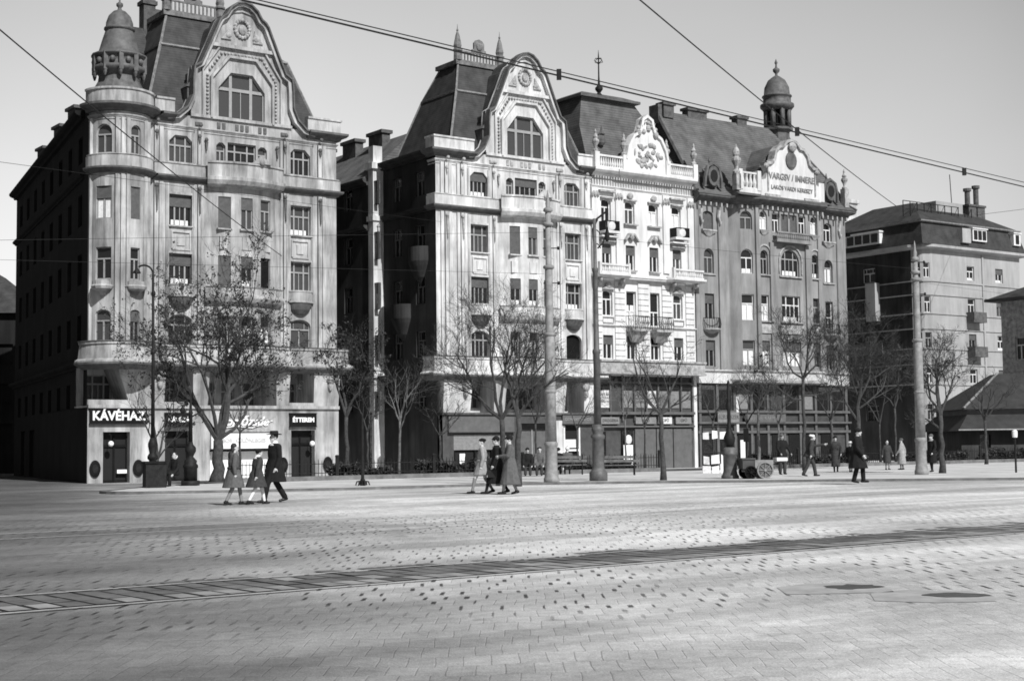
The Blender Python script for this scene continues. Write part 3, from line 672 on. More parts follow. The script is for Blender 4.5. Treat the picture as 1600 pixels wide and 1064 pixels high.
for a,b in ((-9.0,-7.35),(-5.15,-3.5),(3.35,5.05)):
    q=MB(); q.box(a,.28,-2,b,.36,2.5); dd=q.build('shop_door',M_OPEN,h1)
    q=MB(); mx=(a+b)/2
    for x in (a+.04,mx,b-.04): q.box(x-.05,.2,-1.2,x+.05,.3,2.2)
    q.box(a,.2,1.55,b,.3,1.7); q.box(a,.2,-1.2,mx,.26,-.4); q.box(mx+.05,.2,-1.2,b,.26,-.4); q.build('door_frame',M_BLACK,dd)
q=MB(); q.box(-2.2,.1,-.75,2.2,.2,1.25); sh=q.split('shop_window',mat('white_blind',.8,.7,.06,1),h1)
q=MB(); q.box(-2.25,-.45,1.2,2.25,.1,1.32); q.box(-2.28,-.3,-.85,2.28,.15,-.7); q.split('sill',M_BLACK,sh)
def sign(label,x0,x1,z0,z1,txt,size,base,y=-.32,mb_=None,mt_=None,bold=.012,xs=1,cat='sign',fr=True):
    t=thing('shop_sign',label,cat,(*loc(base,(x0+x1)/2,y),z0),AX); q=MB(); w=(x1-x0)/2; q.box(-w,-.06,0,w,.06,z1-z0)
    q.build('board',mb_ or M_BLACK,t)
    if fr: q=MB(); q.box(-w-.03,-.09,z1-z0,w+.03,.06,z1-z0+.05); q.box(-w-.03,-.09,-.05,w+.03,.06,0); q.build('frame',M_IRON,t)
    if txt: text_mesh(txt,size,mt_ or M_WHITE,t,up(0,-.07,(z1-z0)/2),'lettering',.012,bold,xs)
    return t
sign('long black sign reading KÁVÉHAZ in white capitals over the corner door',-9.85,-6.35,2.95,3.8,'KÁVÉHAZ',.74,P1,-.3,None,None,.025,.98)
sign('black sign lettered KÁVÉZÓ in small white capitals over the second door',-5.2,-3.45,2.75,3.55,'KÁVÉZÓ',.36,P1)
sign('small black sign reading ÉTTEREM over the rightmost door of the corner house',3.2,5.1,2.75,3.55,'ÉTTEREM',.38,P1,-.3,None,None,.02)
sign('white sign with faint grey letters above the bright shop window',-2.2,2.2,1.38,2.35,'BOR  KÜLÖNLEGES',.34,P1,-.32,M_WHITE,mat('faint_letter',.5,.7,.1,3))
q=MB(); t=thing('script_sign','white flowing script sign fixed on the wall above the bright shop window','sign',(*loc(P1,0,-.26),2.55),AX)
text_mesh('Bortőzsde',.8,M_WHITE,t,up(0,0,.5),'lettering',.02,.02,1.0,.35); q.tube([(-1.6,0,.05),(-.6,0,.22),(.6,0,.1),(2.0,0,.55)],.035,5); q.build('flourish',M_WHITE,t)
for k,(x,nm) in enumerate(((-9.5,'left of the coffee house door'),(-6.85,'right of the coffee house door'),(2.75,'left of the rightmost corner house door'),(5.95,'right of the rightmost corner house door, near the street corner'))):
    t=thing('oval_sign','black oval plaque '+nm,'sign',(*loc(P1,x,-.25),.3),AX,'black oval plaques on the coffee house'); q=MB(); q.lathe([(.38,0),(.42,.02),(.42,.05),(.3,.07)],0,0,20); mm=Matrix.Rotation(PI/2,4,'X')@Matrix.Diagonal((.8,1.2,1,1)); q.build('plate',M_BLACK,t,M=mm); q=MB(); q.lathe([(.2,.07),(.22,.08),(.2,.085)],0,0,14); q.build('emblem',M_IRON,t,M=mm)
for x,z,nm in ((-8.6,1.75,'in the dark coffee house doorway'),(-4.6,.95,'in the second doorway by the lantern post'),(4.75,1.65,'in the rightmost doorway of the corner house')):
    t=thing('globe_lamp','white opal globe lamp hanging '+nm,'lamp',(*loc(P1,x,-.42),z),AX,'globe lamps of the coffee house'); q=MB(); q.ell((0,0,0),(.17,.17,.17),14,9); q.build('globe',M_GLOBE,t,True); q=MB(); q.tube([(0,0,.16),(0,0,.5),(0,.3,.6)],.02,5); q.build('arm',M_IRON,t)
t=thing('notice','small white notice fixed across the coffee house door','notice',(*loc(P1,-7.75,.0),.0),AX); q=MB(); q.box(-.3,0,0,.3,.03,.22); q.build('paper',M_WHITE,t)
t=thing('wall_poster','narrow bright poster case on the right corner of the corner house','poster',(*loc(P1,6.95,.6),-.2),AX+PI/2); q=MB(); q.box(-.3,-.1,0,.3,0,1.9); q.build('case',M_POST,t)
# ---- second house
h2=thing('apartment_house','pale twin apartment house with spiked roof cresting and a bare tree before it','building',(*loc(P2,0),0),AX)
twin(h2,M_B2,M_B2,-.3,-7.7,5.9,(('3sb','3g','3s','g','g'),('3g','3g','S','sg','g'),('3s','3b','sb','sb','g'),('3','O','3','c','g'),()))
def SM2(s,y,z): return (-7.7+y,6.9-s,z)
def SM3(s,y,z): return (-8.5+y,46-s,z)
zz=((18.7,20.4),(14.76,16.7),(11.15,13.05),(7.5,9.3),(3.9,5.3))
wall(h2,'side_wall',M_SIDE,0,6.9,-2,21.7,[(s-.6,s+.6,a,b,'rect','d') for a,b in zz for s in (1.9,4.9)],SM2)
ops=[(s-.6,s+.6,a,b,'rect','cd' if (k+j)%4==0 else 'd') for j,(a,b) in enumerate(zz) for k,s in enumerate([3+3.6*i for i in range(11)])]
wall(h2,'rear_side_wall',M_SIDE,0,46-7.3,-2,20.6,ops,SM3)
s=MB(); s.box(-8.55,6.9,6.8,-7.7,7.6,21.7); s.box(-8.5,7.0,-2,-7.6,7.6,6.9); s.box(-8.75,6.7,21.3,-7.6,7.8,21.75); s.box(-8.5,6.95,21.7,-7.75,7.6,23.0)
for z in (6.3,17.55): s.box(-8.65,6.78,z,-7.7,7.7,z+.35)
s.build('side_pilaster',M_B2,h2)
t=MB(); 
for z in (20.3,17.2,5.9): ornament(t,-8.15,6.82,z,1.0)
t.split('tassel_ornament',M_STAT,h2)
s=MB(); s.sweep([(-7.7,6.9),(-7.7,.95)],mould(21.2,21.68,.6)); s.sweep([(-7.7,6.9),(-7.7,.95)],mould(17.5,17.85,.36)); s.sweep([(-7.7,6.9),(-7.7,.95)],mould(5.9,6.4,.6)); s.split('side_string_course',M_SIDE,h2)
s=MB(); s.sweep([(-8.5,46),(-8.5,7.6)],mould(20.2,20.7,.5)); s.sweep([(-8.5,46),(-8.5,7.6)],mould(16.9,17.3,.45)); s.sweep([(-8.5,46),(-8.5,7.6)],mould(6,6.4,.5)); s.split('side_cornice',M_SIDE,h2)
for y,z in ((4.3,10.4),(2.0,14.2)):
    s=MB(); s.lathe([(.1,z-1.6),(.4,z-1.2),(.75,z-.4),(.85,z-.1),(.85,z+.9),(0,z+.9)],-7.7,y,12,PI/2,1.5*PI,0,.9,1.2); s.build('side_balcony',M_SIDE,h2)
shell(h2,M_SIDE,-7.7,5.9,0,46,-2,21.65,('r','b'))
m=MB(); m.frus([(-8.95,7.7,20.65),(0,7.7,20.65),(0,46,20.65),(-8.95,46,20.65)],[(-4.6,7.7,24.6),(-4.2,7.7,24.6),(-4.2,46,24.6),(-4.6,46,24.6)]); wr=m.build('wing_roof',M_ROOFT,h2)
for y in (11.5,15.5,20): q=MB(); q.box(-5.6,y-1.0,23,-4.9,y+1.0,24.9); q.box(-5.75,y-1.15,24.9,-4.75,y+1.15,25.15); q.build('chimney',M_BRICK,wr)
# mezzanine + shops of the second house
wall(h2,'mezzanine_wall',M_B2,-7.3,5.9,3.55,6.1,[(-4.95,-3.2,4.0,5.5,'rect','3g'),(-1.7,1.7,3.9,5.4,'rect','3s'),(3.3,4.7,3.8,5.4,'rect','3g')],None,.25,1.6)
s=MB()
for a,b in ((-7.3,-5.1),(-3.1,-2.2),(2.2,3.1),(4.9,5.9)):
    s.frus([(a,-.1,3.6),(b,-.1,3.6),(b,1.6,3.6),(a,1.6,3.6)],[(a-.1,-.4,5.9),(b+.05,-.4,5.9),(b+.05,1.6,5.9),(a-.1,1.6,5.9)])
s.split('corbel',M_B2,h2)
s=MB(); 
for x in (-5.6,4.9): s.ell((x,-.45,5.5),(.32,.2,.3),8,6); s.ell((x,-.4,5.0),(.2,.15,.3),8,6)
s.split('mask_ornament',M_STAT,h2)
gops=[(-6.4,-2.0,-1.3,2.2,'rect',None),(-.9,1.6,-1.3,2.9,'rect',None),(3.1,4.6,-1.3,2.75,'rect',None)]
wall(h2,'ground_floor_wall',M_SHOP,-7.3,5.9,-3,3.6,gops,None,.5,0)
s=MB(); s.box(-7.35,-.12,3.5,5.9,1.7,3.65); s.build('shop_cornice',M_MOULD,h2)
s=MB(); s.box(1.9,-.1,-1.3,3.0,.02,3.1); s.split('pier',M_B2,h2)
q=MB(); q.box(-6.4,.2,-1.3,-2,.3,1.1); s=q.split('shop_window',M_OPEN,h2); q=MB(); q.box(-6.4,.02,1.1,-2,.2,2.15); q.build('awning_panel',M_BLINDL,s)
q=MB()
for x in (-6.3,-4.6,-3.2,-2.1): q.box(x-.05,.05,-1.3,x+.05,.2,2.2)
q.build('frame',M_BLACK,s)
q=MB(); q.box(-.9,.2,-1.3,1.6,.3,2.5); s=q.build('shop_shutter',M_SHOPG,h2); q=MB(); q.box(-.9,.05,2.5,1.6,.3,2.9); q.build('shutter_box',M_BLACK,s); q=MB(); q.box(.3,.12,-1.3,.38,.2,2.5); q.build('shutter_rail',M_WOODL,s)
q=MB(); q.box(3.1,.25,-1.3,4.6,.35,2.75); s=q.build('shop_door',M_OPEN,h2); q=MB()
for x in (3.15,4.55): q.box(x-.07,.0,-1.3,x+.07,.25,2.75)
q.box(3.1,.02,.9,4.6,.2,1.05); q.build('door_frame',M_WHITEF,s); q=MB(); q.box(3.3,.12,1.15,4.3,.2,1.75); q.build('transom_sign',M_POST,s)
t=thing('notice','white paper notice on the dark shop window behind the walking women','notice',(*loc(P2,-5.6,.15),.1),AX); q=MB(); q.box(-.22,0,0,.22,.03,.75); q.build('paper',M_WHITE,t)
sign('blank grey fascia board over the shop front of the second house',-6.9,-1.4,2.3,3.4,'',.3,P2,-.12,M_SHOPG)
sign('grey fascia with pale lettering over the doorway at the right end of the second house',2.9,5.7,2.85,3.5,'DOHÁNYTŐZSDE',.3,P2,-.12,M_SHOPG,M_BLINDL)
# ================================================================ third house: narrow white neo-baroque
P3=loc(P2,5.93)[:2]
h3=thing('baroque_apartment_house','narrow bright white house with balustrade, urns and a carved round gable','building',(*P3,0),AX)
W3=10.2; CX=[1.45,3.75,6.1,8.45]
def urn(mb,x,y,z,s=1.):
    mb.lathe([(.2*s,0),(.22*s,.12*s),(.1*s,.25*s),(.12*s,.4*s),(.27*s,.7*s),(.25*s,.85*s),(.14*s,.92*s),(.2*s,1.05*s),(.12*s,1.2*s),(.08*s,1.3*s),(.1*s,1.42*s),(.02*s,1.62*s)],x,y,9,cz=z)
ops=rowwins(17.85,19.55,'seg',[(x,.95) for x in CX],['w','wg','wc','wc'])+rowwins(14.35,16.2,'rect',[(x,.9) for x in CX],['ws','ws','ws','wgs'])+rowwins(10.85,12.75,'seg',[(CX[0],.95),(CX[3],.95)],['w','wg'])+rowwins(10.2,12.75,'rect',[(CX[1],.95),(CX[2],.95)],['wkc','wk'])+rowwins(7.65,9.4,'rect',[(x,.95) for x in CX],['ws','ws','w','ws'])
wall(h3,'wall',M_B3,0,W3,6.4,21.3,ops,None,.3)
shell(h3,M_SIDE,0,W3,0,16,-2,21.3,('l','r','b'))
s=MB(); s.sweep([(0,0),(2.85,0),(2.85,-.12),(7.3,-.12),(7.3,0),(W3,0)],mould(21.15,21.75,.65)); s.sweep([(0,0),(W3,0)],mould(20.35,20.5,.12)); s.sweep([(0,0),(W3,0)],mould(10.0,10.18,.18))
s.split('cornice',M_B3,h3,.0)
s=MB()
for i in range(40): x=.1+i*(W3-.25)/39; s.box(x-.07,-.48,20.95,x+.07,-.0,21.14)
s.build('dentil_row',M_STAT,h3)
# pilasters + rustication
s=MB()
for x in (.3,2.6,7.3,9.85):
    s.box(x-.3,-.14,14.3,x+.3,.01,20.3); 
for z in [6.6+.43*i for i in range(17)]:
    for x,wd in ((.45,.42),(2.6,.5),(4.93,.55),(7.28,.5),(9.65,.45)): s.box(x-wd,-.1,z,x+wd,.01,z+.36)
s.split('pilaster',M_B3,h3)
s=MB()
for x in (.3,2.6,7.3,9.85):
    for k in range(5): s.ell((x-.26+.13*k,-.2,19.75+.12*(k%2)),(.12,.1,.2),6,4)
for x in CX[1:3]:
    s.ell((x,-.12,19.95),(.3,.12,.25),8,5); s.prism([(x-.65,16.45),(x-.2,16.95),(x+.2,16.95),(x+.65,16.45),(x+.65,16.6),(x+.25,17.1),(x-.25,17.1),(x-.65,16.6)],-.3,0); s.ell((x,-.2,16.8),(.25,.16,.22),8,5)
    s.box(x-.65,-.25,17.7,x+.65,0,17.82); s.box(x-.55,-.2,14.22,x+.55,0,14.34)
    s.box(x-.6,-.2,19.55,x+.6,0,19.66)
for x in (CX[0],CX[3]):
    s.box(x-.75,-.3,20.02,x+.75,0,20.16); s.box(x-.6,-.22,19.55,x+.6,0,19.66); s.box(x-.7,-.3,16.32,x+.7,0,16.45)
    s.ell((x,-.15,13.1),(.3,.15,.25),8,5)
    s.prism([(x-.6,12.78),(x-.3,13.0),(x+.3,13.0),(x+.6,12.78)],-.2,0)
    s.band([(x-.5,10.35),(x-.5,10.7),(x+.5,10.7),(x+.5,10.35),(x-.5,10.35)],.06,-.08,0)
s.split('stucco_ornament',M_STAT,h3)
# balconies
def balu(mb,x0,x1,y,z0,z1,n,w=.06):
    mb.box(x0,y-.1,z0,x1,y+.1,z0+.12); mb.box(x0,y-.12,z1-.14,x1,y+.12,z1)
    for i in range(n):
        x=x0+(i+.5)*(x1-x0)/n; mb.lathe([(w*.7,z0+.1),(w*1.3,z0+(z1-z0)*.35),(w*.6,z0+(z1-z0)*.7),(w*.9,z1-.12)],x,y,6)
for x in (CX[0],CX[3]):
    s=MB(); s.box(x-.75,-.75,16.9,x+.75,0,17.08); s.box(x-.85,-.55,16.62,x+.85,0,16.75); b=s.build('balcony',M_B3,h3)
    s=MB(); s.box(x-.7,-.72,17.08,x-.62,0,17.8); s.box(x+.62,-.72,17.08,x+.7,0,17.8); s.box(x-.7,-.72,17.74,x+.7,-.66,17.82)
    for i in range(11): s.box(x-.66+.13*i,-.7,17.08,x-.64+.13*i,-.68,17.75)
    s.build('railing',M_IRON,b); s=MB(); s.ell((x-.05,-.76,17.42),(.32,.05,.32),12,7); s.build('disc',M_B3,b)
s=MB(); s.sweep([(.05,0),(.05,-.9),(2.85,-.9),(3.2,-.35),(7.0,-.35),(7.3,-.9),(10.4,-.9),(10.4,0)],[(-.5,13.6),(0,13.62),(.14,13.75),(.14,13.9),(-.5,13.9)]); s.box(3,-.4,13.62,7.2,0,13.85); b=s.build('balcony',M_B3,h3)
s=MB(); balu(s,.1,2.8,-.85,13.9,14.6,15); balu(s,7.35,10.35,-.85,13.9,14.6,16); s.box(2.75,-.95,13.9,2.95,-.7,14.7); s.box(.0,-.95,13.9,.2,-.7,14.7); s.box(7.25,-.95,13.9,7.45,-.7,14.7); s.split('railing',M_B3,b,.4)
s=MB()
for x in (.35,2.5,7.6,9.9):
    s.ell((x,-.5,13.4),(.14,.35,.2),8,6); s.ell((x,-.2,13.15),(.12,.2,.2),8,6)
s.split('console',M_STAT,b)
for x in (4.0,6.35):
    s=MB(); s.box(x-.85,-.85,9.72,x+.85,0,9.9); s.frus([(x-.4,-.2,8.95),(x+.4,-.2,8.95),(x+.4,.0,8.95),(x-.4,0,8.95)],[(x-.75,-.75,9.72),(x+.75,-.75,9.72),(x+.75,0,9.72),(x-.75,0,9.72)]); b=s.build('balcony',M_STAT,h3)
    s=MB()
    for i in range(9): s.tube([(x-.82+.205*i,-.82,9.9),(x-.82+.205*i,-.92,10.3),(x-.82+.205*i,-.8,10.85)],.018,4)
    for yy in (-.6,-.3,-.02):
        for xx in (-.82,.82): s.tube([(x+xx,yy,9.9),(x+xx,yy,10.85)],.018,4)
    s.tube([(x-.82,0,10.86),(x-.82,-.8,10.86),(x+.82,-.8,10.86),(x+.82,0,10.86)],.025,5)
    for k in range(5): s.tube([(x-.6+.3*k+.12*math.cos(a),-.9,10.35+.14*math.sin(a)) for a in [2*PI*j/10 for j in range(11)]],.016,4)
    s.build('railing',M_IRON,b)
# roof parapet, urns and gable
for a,b_,n in ((.45,2.85,11),(7.45,9.95,12)):
    s=MB(); balu(s,a,b_,-.35,21.78,22.75,n,.07)
    for x in (a-.2,b_+.12): s.box(x-.22,-.58,21.76,x+.22,-.12,22.9)
    s.split('balustrade',M_B3,h3)
s=MB()
for x in (.25,2.97,7.25,10.07): urn(s,x,-.35,22.9,1.05)
s.split('urn',M_STAT,h3)
go=[(3.15,21.78),(3.2,22.6),(3.45,23.6),(3.95,24.4),(4.55,24.75),(4.75,25.3),(4.85,25.75),(5.2,25.98),(5.6,25.75),(5.7,25.3),(5.9,24.75),(6.5,24.4),(6.95,23.6),(7.15,22.6),(7.2,21.78)]
s=MB(); s.prism(go,-.45,.1); gb=s.build('gable',M_B3,h3)
s=MB(); s.band(go[::-1],.0001,-.6,-.4); 
s=MB(); s.band(go[1:-1],.2,-.62,.12); s.build('gable_moulding',M_B3,gb)
rn=random.Random(5); s=MB()
for k in range(46):
    t=rn.random()*2*PI; r=math.sqrt(rn.random()); x,z=5.18+1.45*r*math.cos(t),23.15+.95*r*math.sin(t); s.ell((x,-.47,z),(.07+.16*rn.random(),.10,.08+.22*rn.random()),7,5,Matrix.Rotation(rn.random()*3,3,'Y'))
for k in range(14):
    s.ell((4.5+1.4*rn.random(),-.5,24.75+.9*rn.random()),(.1+.12*rn.random(),.14,.1+.12*rn.random()),7,5)
for x in (4.35,6.05): s.ell((x,-.5,24.75),(.25,.2,.3),8,6); s.ell((x,-.5,25.15),(.15,.15,.17),8,6)
for k in range(12): a=PI*k/11; s.ell((5.2+.55*math.cos(a),-.45,25.55+.6*math.sin(a)),(.1,.12,.1),6,4)
s.build('relief',M_STAT,gb)
# bell shaped mansard with iron finial
r=MB(); r.frus([(.3,.4,21.3),(W3-.1,.4,21.3),(W3-.1,9,21.3),(.3,9,21.3)],[(.8,2.2,25.4),(W3-1.6,2.2,25.4),(W3-1.6,7.5,25.4),(.8,7.5,25.4)])
r.frus([(.8,2.2,25.4),(W3-1.6,2.2,25.4),(W3-1.6,7.5,25.4),(.8,7.5,25.4)],[(1.35,2.6,27.75),(6.6,2.6,27.75),(6.6,6.5,27.75),(1.35,6.5,27.75)])
rf=r.build('roof',M_ROOFT,h3); r=MB(); r.frus([(1.0,2.2,27.75),(6.95,2.2,27.75),(6.95,6.9,27.75),(1.0,6.9,27.75)],[(1.0,2.2,27.95),(6.95,2.2,27.95),(6.95,6.9,27.95),(1.0,6.9,27.95)]); r.frus([(1.05,2.3,27.95),(6.9,2.3,27.95),(6.9,6.8,27.95),(1.05,6.8,27.95)],[(1.9,3.2,28.35),(6.0,3.2,28.35),(6.0,5.8,28.35),(1.9,5.8,28.35)]); r.build('roof_edge',M_MOULD,rf)
r=MB(); fx,fy=3.35,2.9; r.lathe([(.3,28.1),(.12,28.35),(.3,28.6),(.3,28.75),(.1,28.95),(.06,29.6),(.05,30.6),(.12,30.65),(.05,30.75),(.05,31.2),(.01,31.7)],fx,fy,8)
for a in range(4): r.tube([(fx,fy,30.65),(fx+.42*math.cos(a*PI/2),fy+.42*math.sin(a*PI/2),30.8),(fx+.3*math.cos(a*PI/2),fy+.3*math.sin(a*PI/2),31.0),(fx,fy,31.05)],.03,4)
r.build('finial',M_IRON,rf)
r=MB(); r.ell((2.2,1.35,24.3),(.4,.3,.5),9,6); r.lathe([(.3,24.7),(.1,25.0),(.03,25.4)],2.2,1.3,6); r.build('roof_dormer',M_MOULD,rf)
# ledge, dark glazed mezzanine and shutters
s=MB(); s.box(0,-.95,6.5,W3+.2,.0,6.65); s.box(0,-.85,6.65,W3+.15,-.0,7.4); s.box(0,-.95,7.4,W3+.25,0,7.55); s.split('ledge',M_STAT,h3)
s=MB(); s.box(0.02,-.05,-3,.35,.3,6.5); s.box(W3-.35,-.05,-3,W3-.02,.3,6.5); s.split('pier',M_B3,h3)
q=MB(); q.box(.35,.12,-3,W3-.35,.25,6.5); sf=q.build('shop_front',M_SHOP,h3)
q=MB()
for i in range(9): x=.4+i*1.17; q.box(x-.07,-.05,3.1,x+.07,.12,6.45)
q.box(.35,-.08,5.85,W3-.35,.1,6.0); q.box(.35,-.2,3.55,W3-.35,.1,3.75); q.box(.35,-.15,2.6,W3-.35,.1,2.72); q.build('frame',M_SHOPG,sf)
for i,(a,b,) in enumerate(((.5,1.5),(2.75,3.75),(3.9,4.9),(5.1,6.1),(6.25,7.25),(7.4,8.4),(8.6,9.6))):
    q=MB(); q.box(a,.06,4.05,b,.11,5.35); q.build('white_panel',M_POST if i in (0,3) else M_BLINDL,sf)
    q=MB(); q.box(a,-.02,5.4,b,.1,5.8); q.build('pane',M_GLASS,sf)
    if i in (0,2,3): text_mesh('SZÜCS ÁRU\nNAGYBAN\nKICSINYBEN',.26,M_SHOP,sf,up((a+b)/2,.05,4.75),'lettering',.004)
for a,b in ((3.9,5.95),(6.05,7.65),(7.75,9.6)): q=MB(); q.box(a,.0,-1.5,b,.1,2.5); q.build('shutter',M_SHOPG,sf)
for a,b in ((.55,2.3),(3.9,5.9),(6.2,7.5),(7.9,9.5)): q=MB(); q.box(a,-.12,2.85,b,.05,3.35); bd=q.build('name_board',M_BLINDL if a!=6.2 else M_POST,sf); text_mesh('DROGÉRIA' if a<3 else 'CIPŐ',.3,M_SHOP,bd,up((a+b)/2,-.14,3.1),'lettering',.004)
q=MB(); q.box(.6,.02,-1.5,1.1,.1,2.3); q.box(2.6,0,-1.5,3.7,.1,2.4); q.split('shop_window',M_GLASS,sf)
t=thing('notice','white paper placards behind the railing in the shop window of the white house','notice',(*loc(P3,3.0,-.25),-.2),AX); q=MB(); q.box(-.45,0,0,.45,.03,1.5); q.build('paper',M_WHITE,t); q=MB(); q.ell((0,-.06,1.9),(.32,.05,.35),10,7); q.build('round_card',M_POST,t)
# ================================================================ fourth house: grey with lettered gable
P4=loc(P3,10.23)[:2]; W4=17.3
h4=thing('gabled_apartment_house','broad grey house with lettered white gable and domed lantern on its tiled roof','building',(*P4,0),AX)
BY=[(3.75,0),(4.05,-.55),(5.85,-1.0),(13.05,-1.0),(13.45,-.55),(13.75,0)]
def polyM(pts):
    L=[0]
    for a,b in zip(pts,pts[1:]): L.append(L[-1]+math.hypot(b[0]-a[0],b[1]-a[1]))
    def M(s,y,z):
        i=0
        while i<len(L)-2 and s>L[i+1]: i+=1
        t=(s-L[i])/(L[i+1]-L[i]); a,b=pts[i],pts[i+1]; dx,dy=(b[0]-a[0])/(L[i+1]-L[i]),(b[1]-a[1])/(L[i+1]-L[i])
        return (a[0]+(b[0]-a[0])*t-dy*y,a[1]+(b[1]-a[1])*t+dx*y,z)
    return M,L[-1],L
B4M,B4L,LL4=polyM(BY)
s5='c'
fo=[(1.0,2.1,18.0,19.5,'seg','Sg'),(14.75,15.75,18.0,19.6,'seg','w'),(1.05,2.1,14.6,16.55,'arch','g'),(14.75,15.75,14.6,16.5,'arch','c'),(1.05,2.05,11.0,13.0,'rect','s'),(14.75,15.65,10.7,13.0,'rect','kw'),(1.05,2.05,7.3,9.35,'rect','s'),(14.75,15.65,7.3,9.35,'rect','s')]
fo+=[(3.75,13.75,6.2,20.2,'rect',None)]
wall(h4,'wall',M_B4,0,W4,6.0,20.3,fo,None,.3)
so_=lambda u: LL4[2]+(u-5.85)   # arc length of a point on the front face of the bay
bo=[]
sA=(LL4[1]+LL4[2])/2
for z0,z1,sh in ((18.2,19.7,'arch'),(14.7,16.65,'arch'),(11.0,13.05,'rect'),(7.4,9.4,'rect')):
    bo.append((sA-.55,sA+.55,z0,z1,sh,('g','wb','wc','gc')[[18.2,14.7,11.0,7.4].index(z0)]))
for u,k in ((6.65,0),(12.5,1)):
    for z0,z1,sh,st in ((18.3,19.8,'arch','wcg'),(14.7,16.65,'arch',('','b')[k]),(11.0,13.05,'rect',('wc','g')[k]),(7.4,9.4,'rect',('wcs','s')[k])):
        bo.append((so_(u)-.42,so_(u)+.42,z0,z1,sh,st))
for i in range(4): u=8.05+i*1.02; bo.append((so_(u)-.4,so_(u)+.4,18.2,19.7,'rect',('w','Sg','Sg','w')[i]))
for z0,z1,sh,st in ((14.7,16.85,'arch','3b'),(11.0,13.1,'rect','3wb'),(7.4,9.4,'rect','3sc')): bo.append((so_(9.6)-1.05,so_(9.6)+1.05,z0,z1,sh,st))
wall(h4,'bay',M_B4,0,B4L,6.2,20.3,bo,B4M,.25,0)
shell(h4,M_SIDE,0,W4,0,14,-2,20.25,('l','b','r'))
s=MB()
for x0,x1 in ((.0,.45),(2.6,3.6),(13.95,14.3),(16.2,17.3)):
    s.box(x0+.01,-.12,6.9,x1,.02,20.2)
for u in (7.55,11.65): s.box(u-.35,-1.16,6.9,u+.35,-.98,17.3)
for u in (5.9,13.0): s.box(u-.2,-1.12,6.9,u+.2,-.9,20.2)
for x in (.45,2.55,14.1,16.3): s.box(x-.03,-.15,6.9,x+.03,.02,20.2)
s.split('pilaster',M_B4,h4)
s=MB()
for x in (.7,2.65,14.1,16.55):
    s.tube([(x,-.16,19.6),(x-.12,-.2,19.0),(x+.05,-.2,18.5),(x+.22,-.16,18.7)],[.16,.14,.12,.06],6)
for u,z in ((1.55,17.9),(15.25,17.9)): s.box(u-.75,-.25,z,u+.75,0,z+.12); s.frus([(u-.2,-.05,z-.4),(u+.2,-.05,z-.4),(u+.2,0,z-.4),(u-.2,0,z-.4)],[(u-.7,-.22,z),(u+.7,-.22,z),(u+.7,0,z),(u-.7,0,z)])
for u in (6.65,12.5): s.frus([(u-.15,-1.05,17.85),(u+.15,-1.05,17.85),(u+.15,-1,17.85),(u-.15,-1,17.85)],[(u-.55,-1.2,18.22),(u+.55,-1.2,18.22),(u+.55,-1,18.22),(u-.55,-1,18.22)])
for u,w_ in ((6.65,.6),(9.6,1.3),(12.5,.6)):
    for z in (14.58,10.88): s.box(u-w_,-1.14,z,u+w_,-1,z+.1)
    s.band([(u-w_*.95,14.9)]+[(u-w_*.95*math.cos(PI*i/8),16.65-w_*.8+(.35 if w_<1 else .45)+w_*.8*math.sin(PI*i/8)) for i in range(9)]+[(u+w_*.95,14.9)],.12,-1.1,-1)
    s.box(u-w_,-1.1,10.0,u+w_,-1,10.7); 
for u in (9.1,10.1): s.tube([(u+.35*math.cos(a),-1.08,9.85+.25*math.sin(a)) for a in [PI+PI*j/8 for j in range(9)]],.06,5)
for x in (1.55,15.25):
    s.box(x-.7,-.1,14.45,x+.7,0,14.55)
s.split('stucco_ornament',M_STAT,h4)
pth4=[(0,0)]+BY+[(W4,0),(W4,1.0)]
s=MB(); s.sweep(pth4,mould(20.15,20.75,.75)); s.build('cornice',M_MOULD,h4)
s=MB()
for i in range(30):
    u=.3+i*.58; y=-1.0 if 5.6<u<13.3 else (-.5 if 3.9<u<13.7 else 0); s.box(u-.08,y-.5,19.85,u+.08,y,20.14)
s.split('modillion',M_STAT,h4,.2)
s=MB(); s.sweep(pth4,mould(6.85,7.05,.2)); s.sweep(BY,[(-.3,6.0),(.1,6.1),(.2,6.3),(.2,6.8),(-.3,6.8)]); s.box(0,-.1,6.0,3.8,.01,6.8); s.box(13.7,-.1,6.0,W4,.01,6.8); s.split('ledge',M_B4L,h4)
s=MB(); m=[(x,y) for x,y in BY]; s.prism([(3.75,6.02),(13.75,6.02),(13.75,6.2),(3.75,6.2)],-.9,.2); s.build('bay_soffit',M_MOULD,h4)
# balconies
s=MB(); s.box(7.6,-1.55,17.35,11.65,-1,17.5); b=s.build('balcony',M_B4,h4); s=MB(); balu(s,7.65,11.6,-1.45,17.5,18.2,18,.06); s.build('railing',M_B4,b)
for u in (1.65,15.3):
    s=MB(); s.lathe([(.2,9.85),(.7,10.05),(.85,10.15),(.85,10.25),(0,10.25)],u,0,12,PI,2*PI,0,1,.8); b=s.build('balcony',M_STAT,h4)
    s=MB()
    for k in range(13): a=PI+PI*k/12; s.tube([(u+.8*math.cos(a),.64*math.sin(a),10.25),(u+.88*math.cos(a),.7*math.sin(a),10.6),(u+.8*math.cos(a),.64*math.sin(a),11.05)],.02,4)
    s.tube([(u+.8*math.cos(PI+PI*k/12),.64*math.sin(PI+PI*k/12),11.06) for k in range(13)],.03,4); s.build('railing',M_IRON,b)
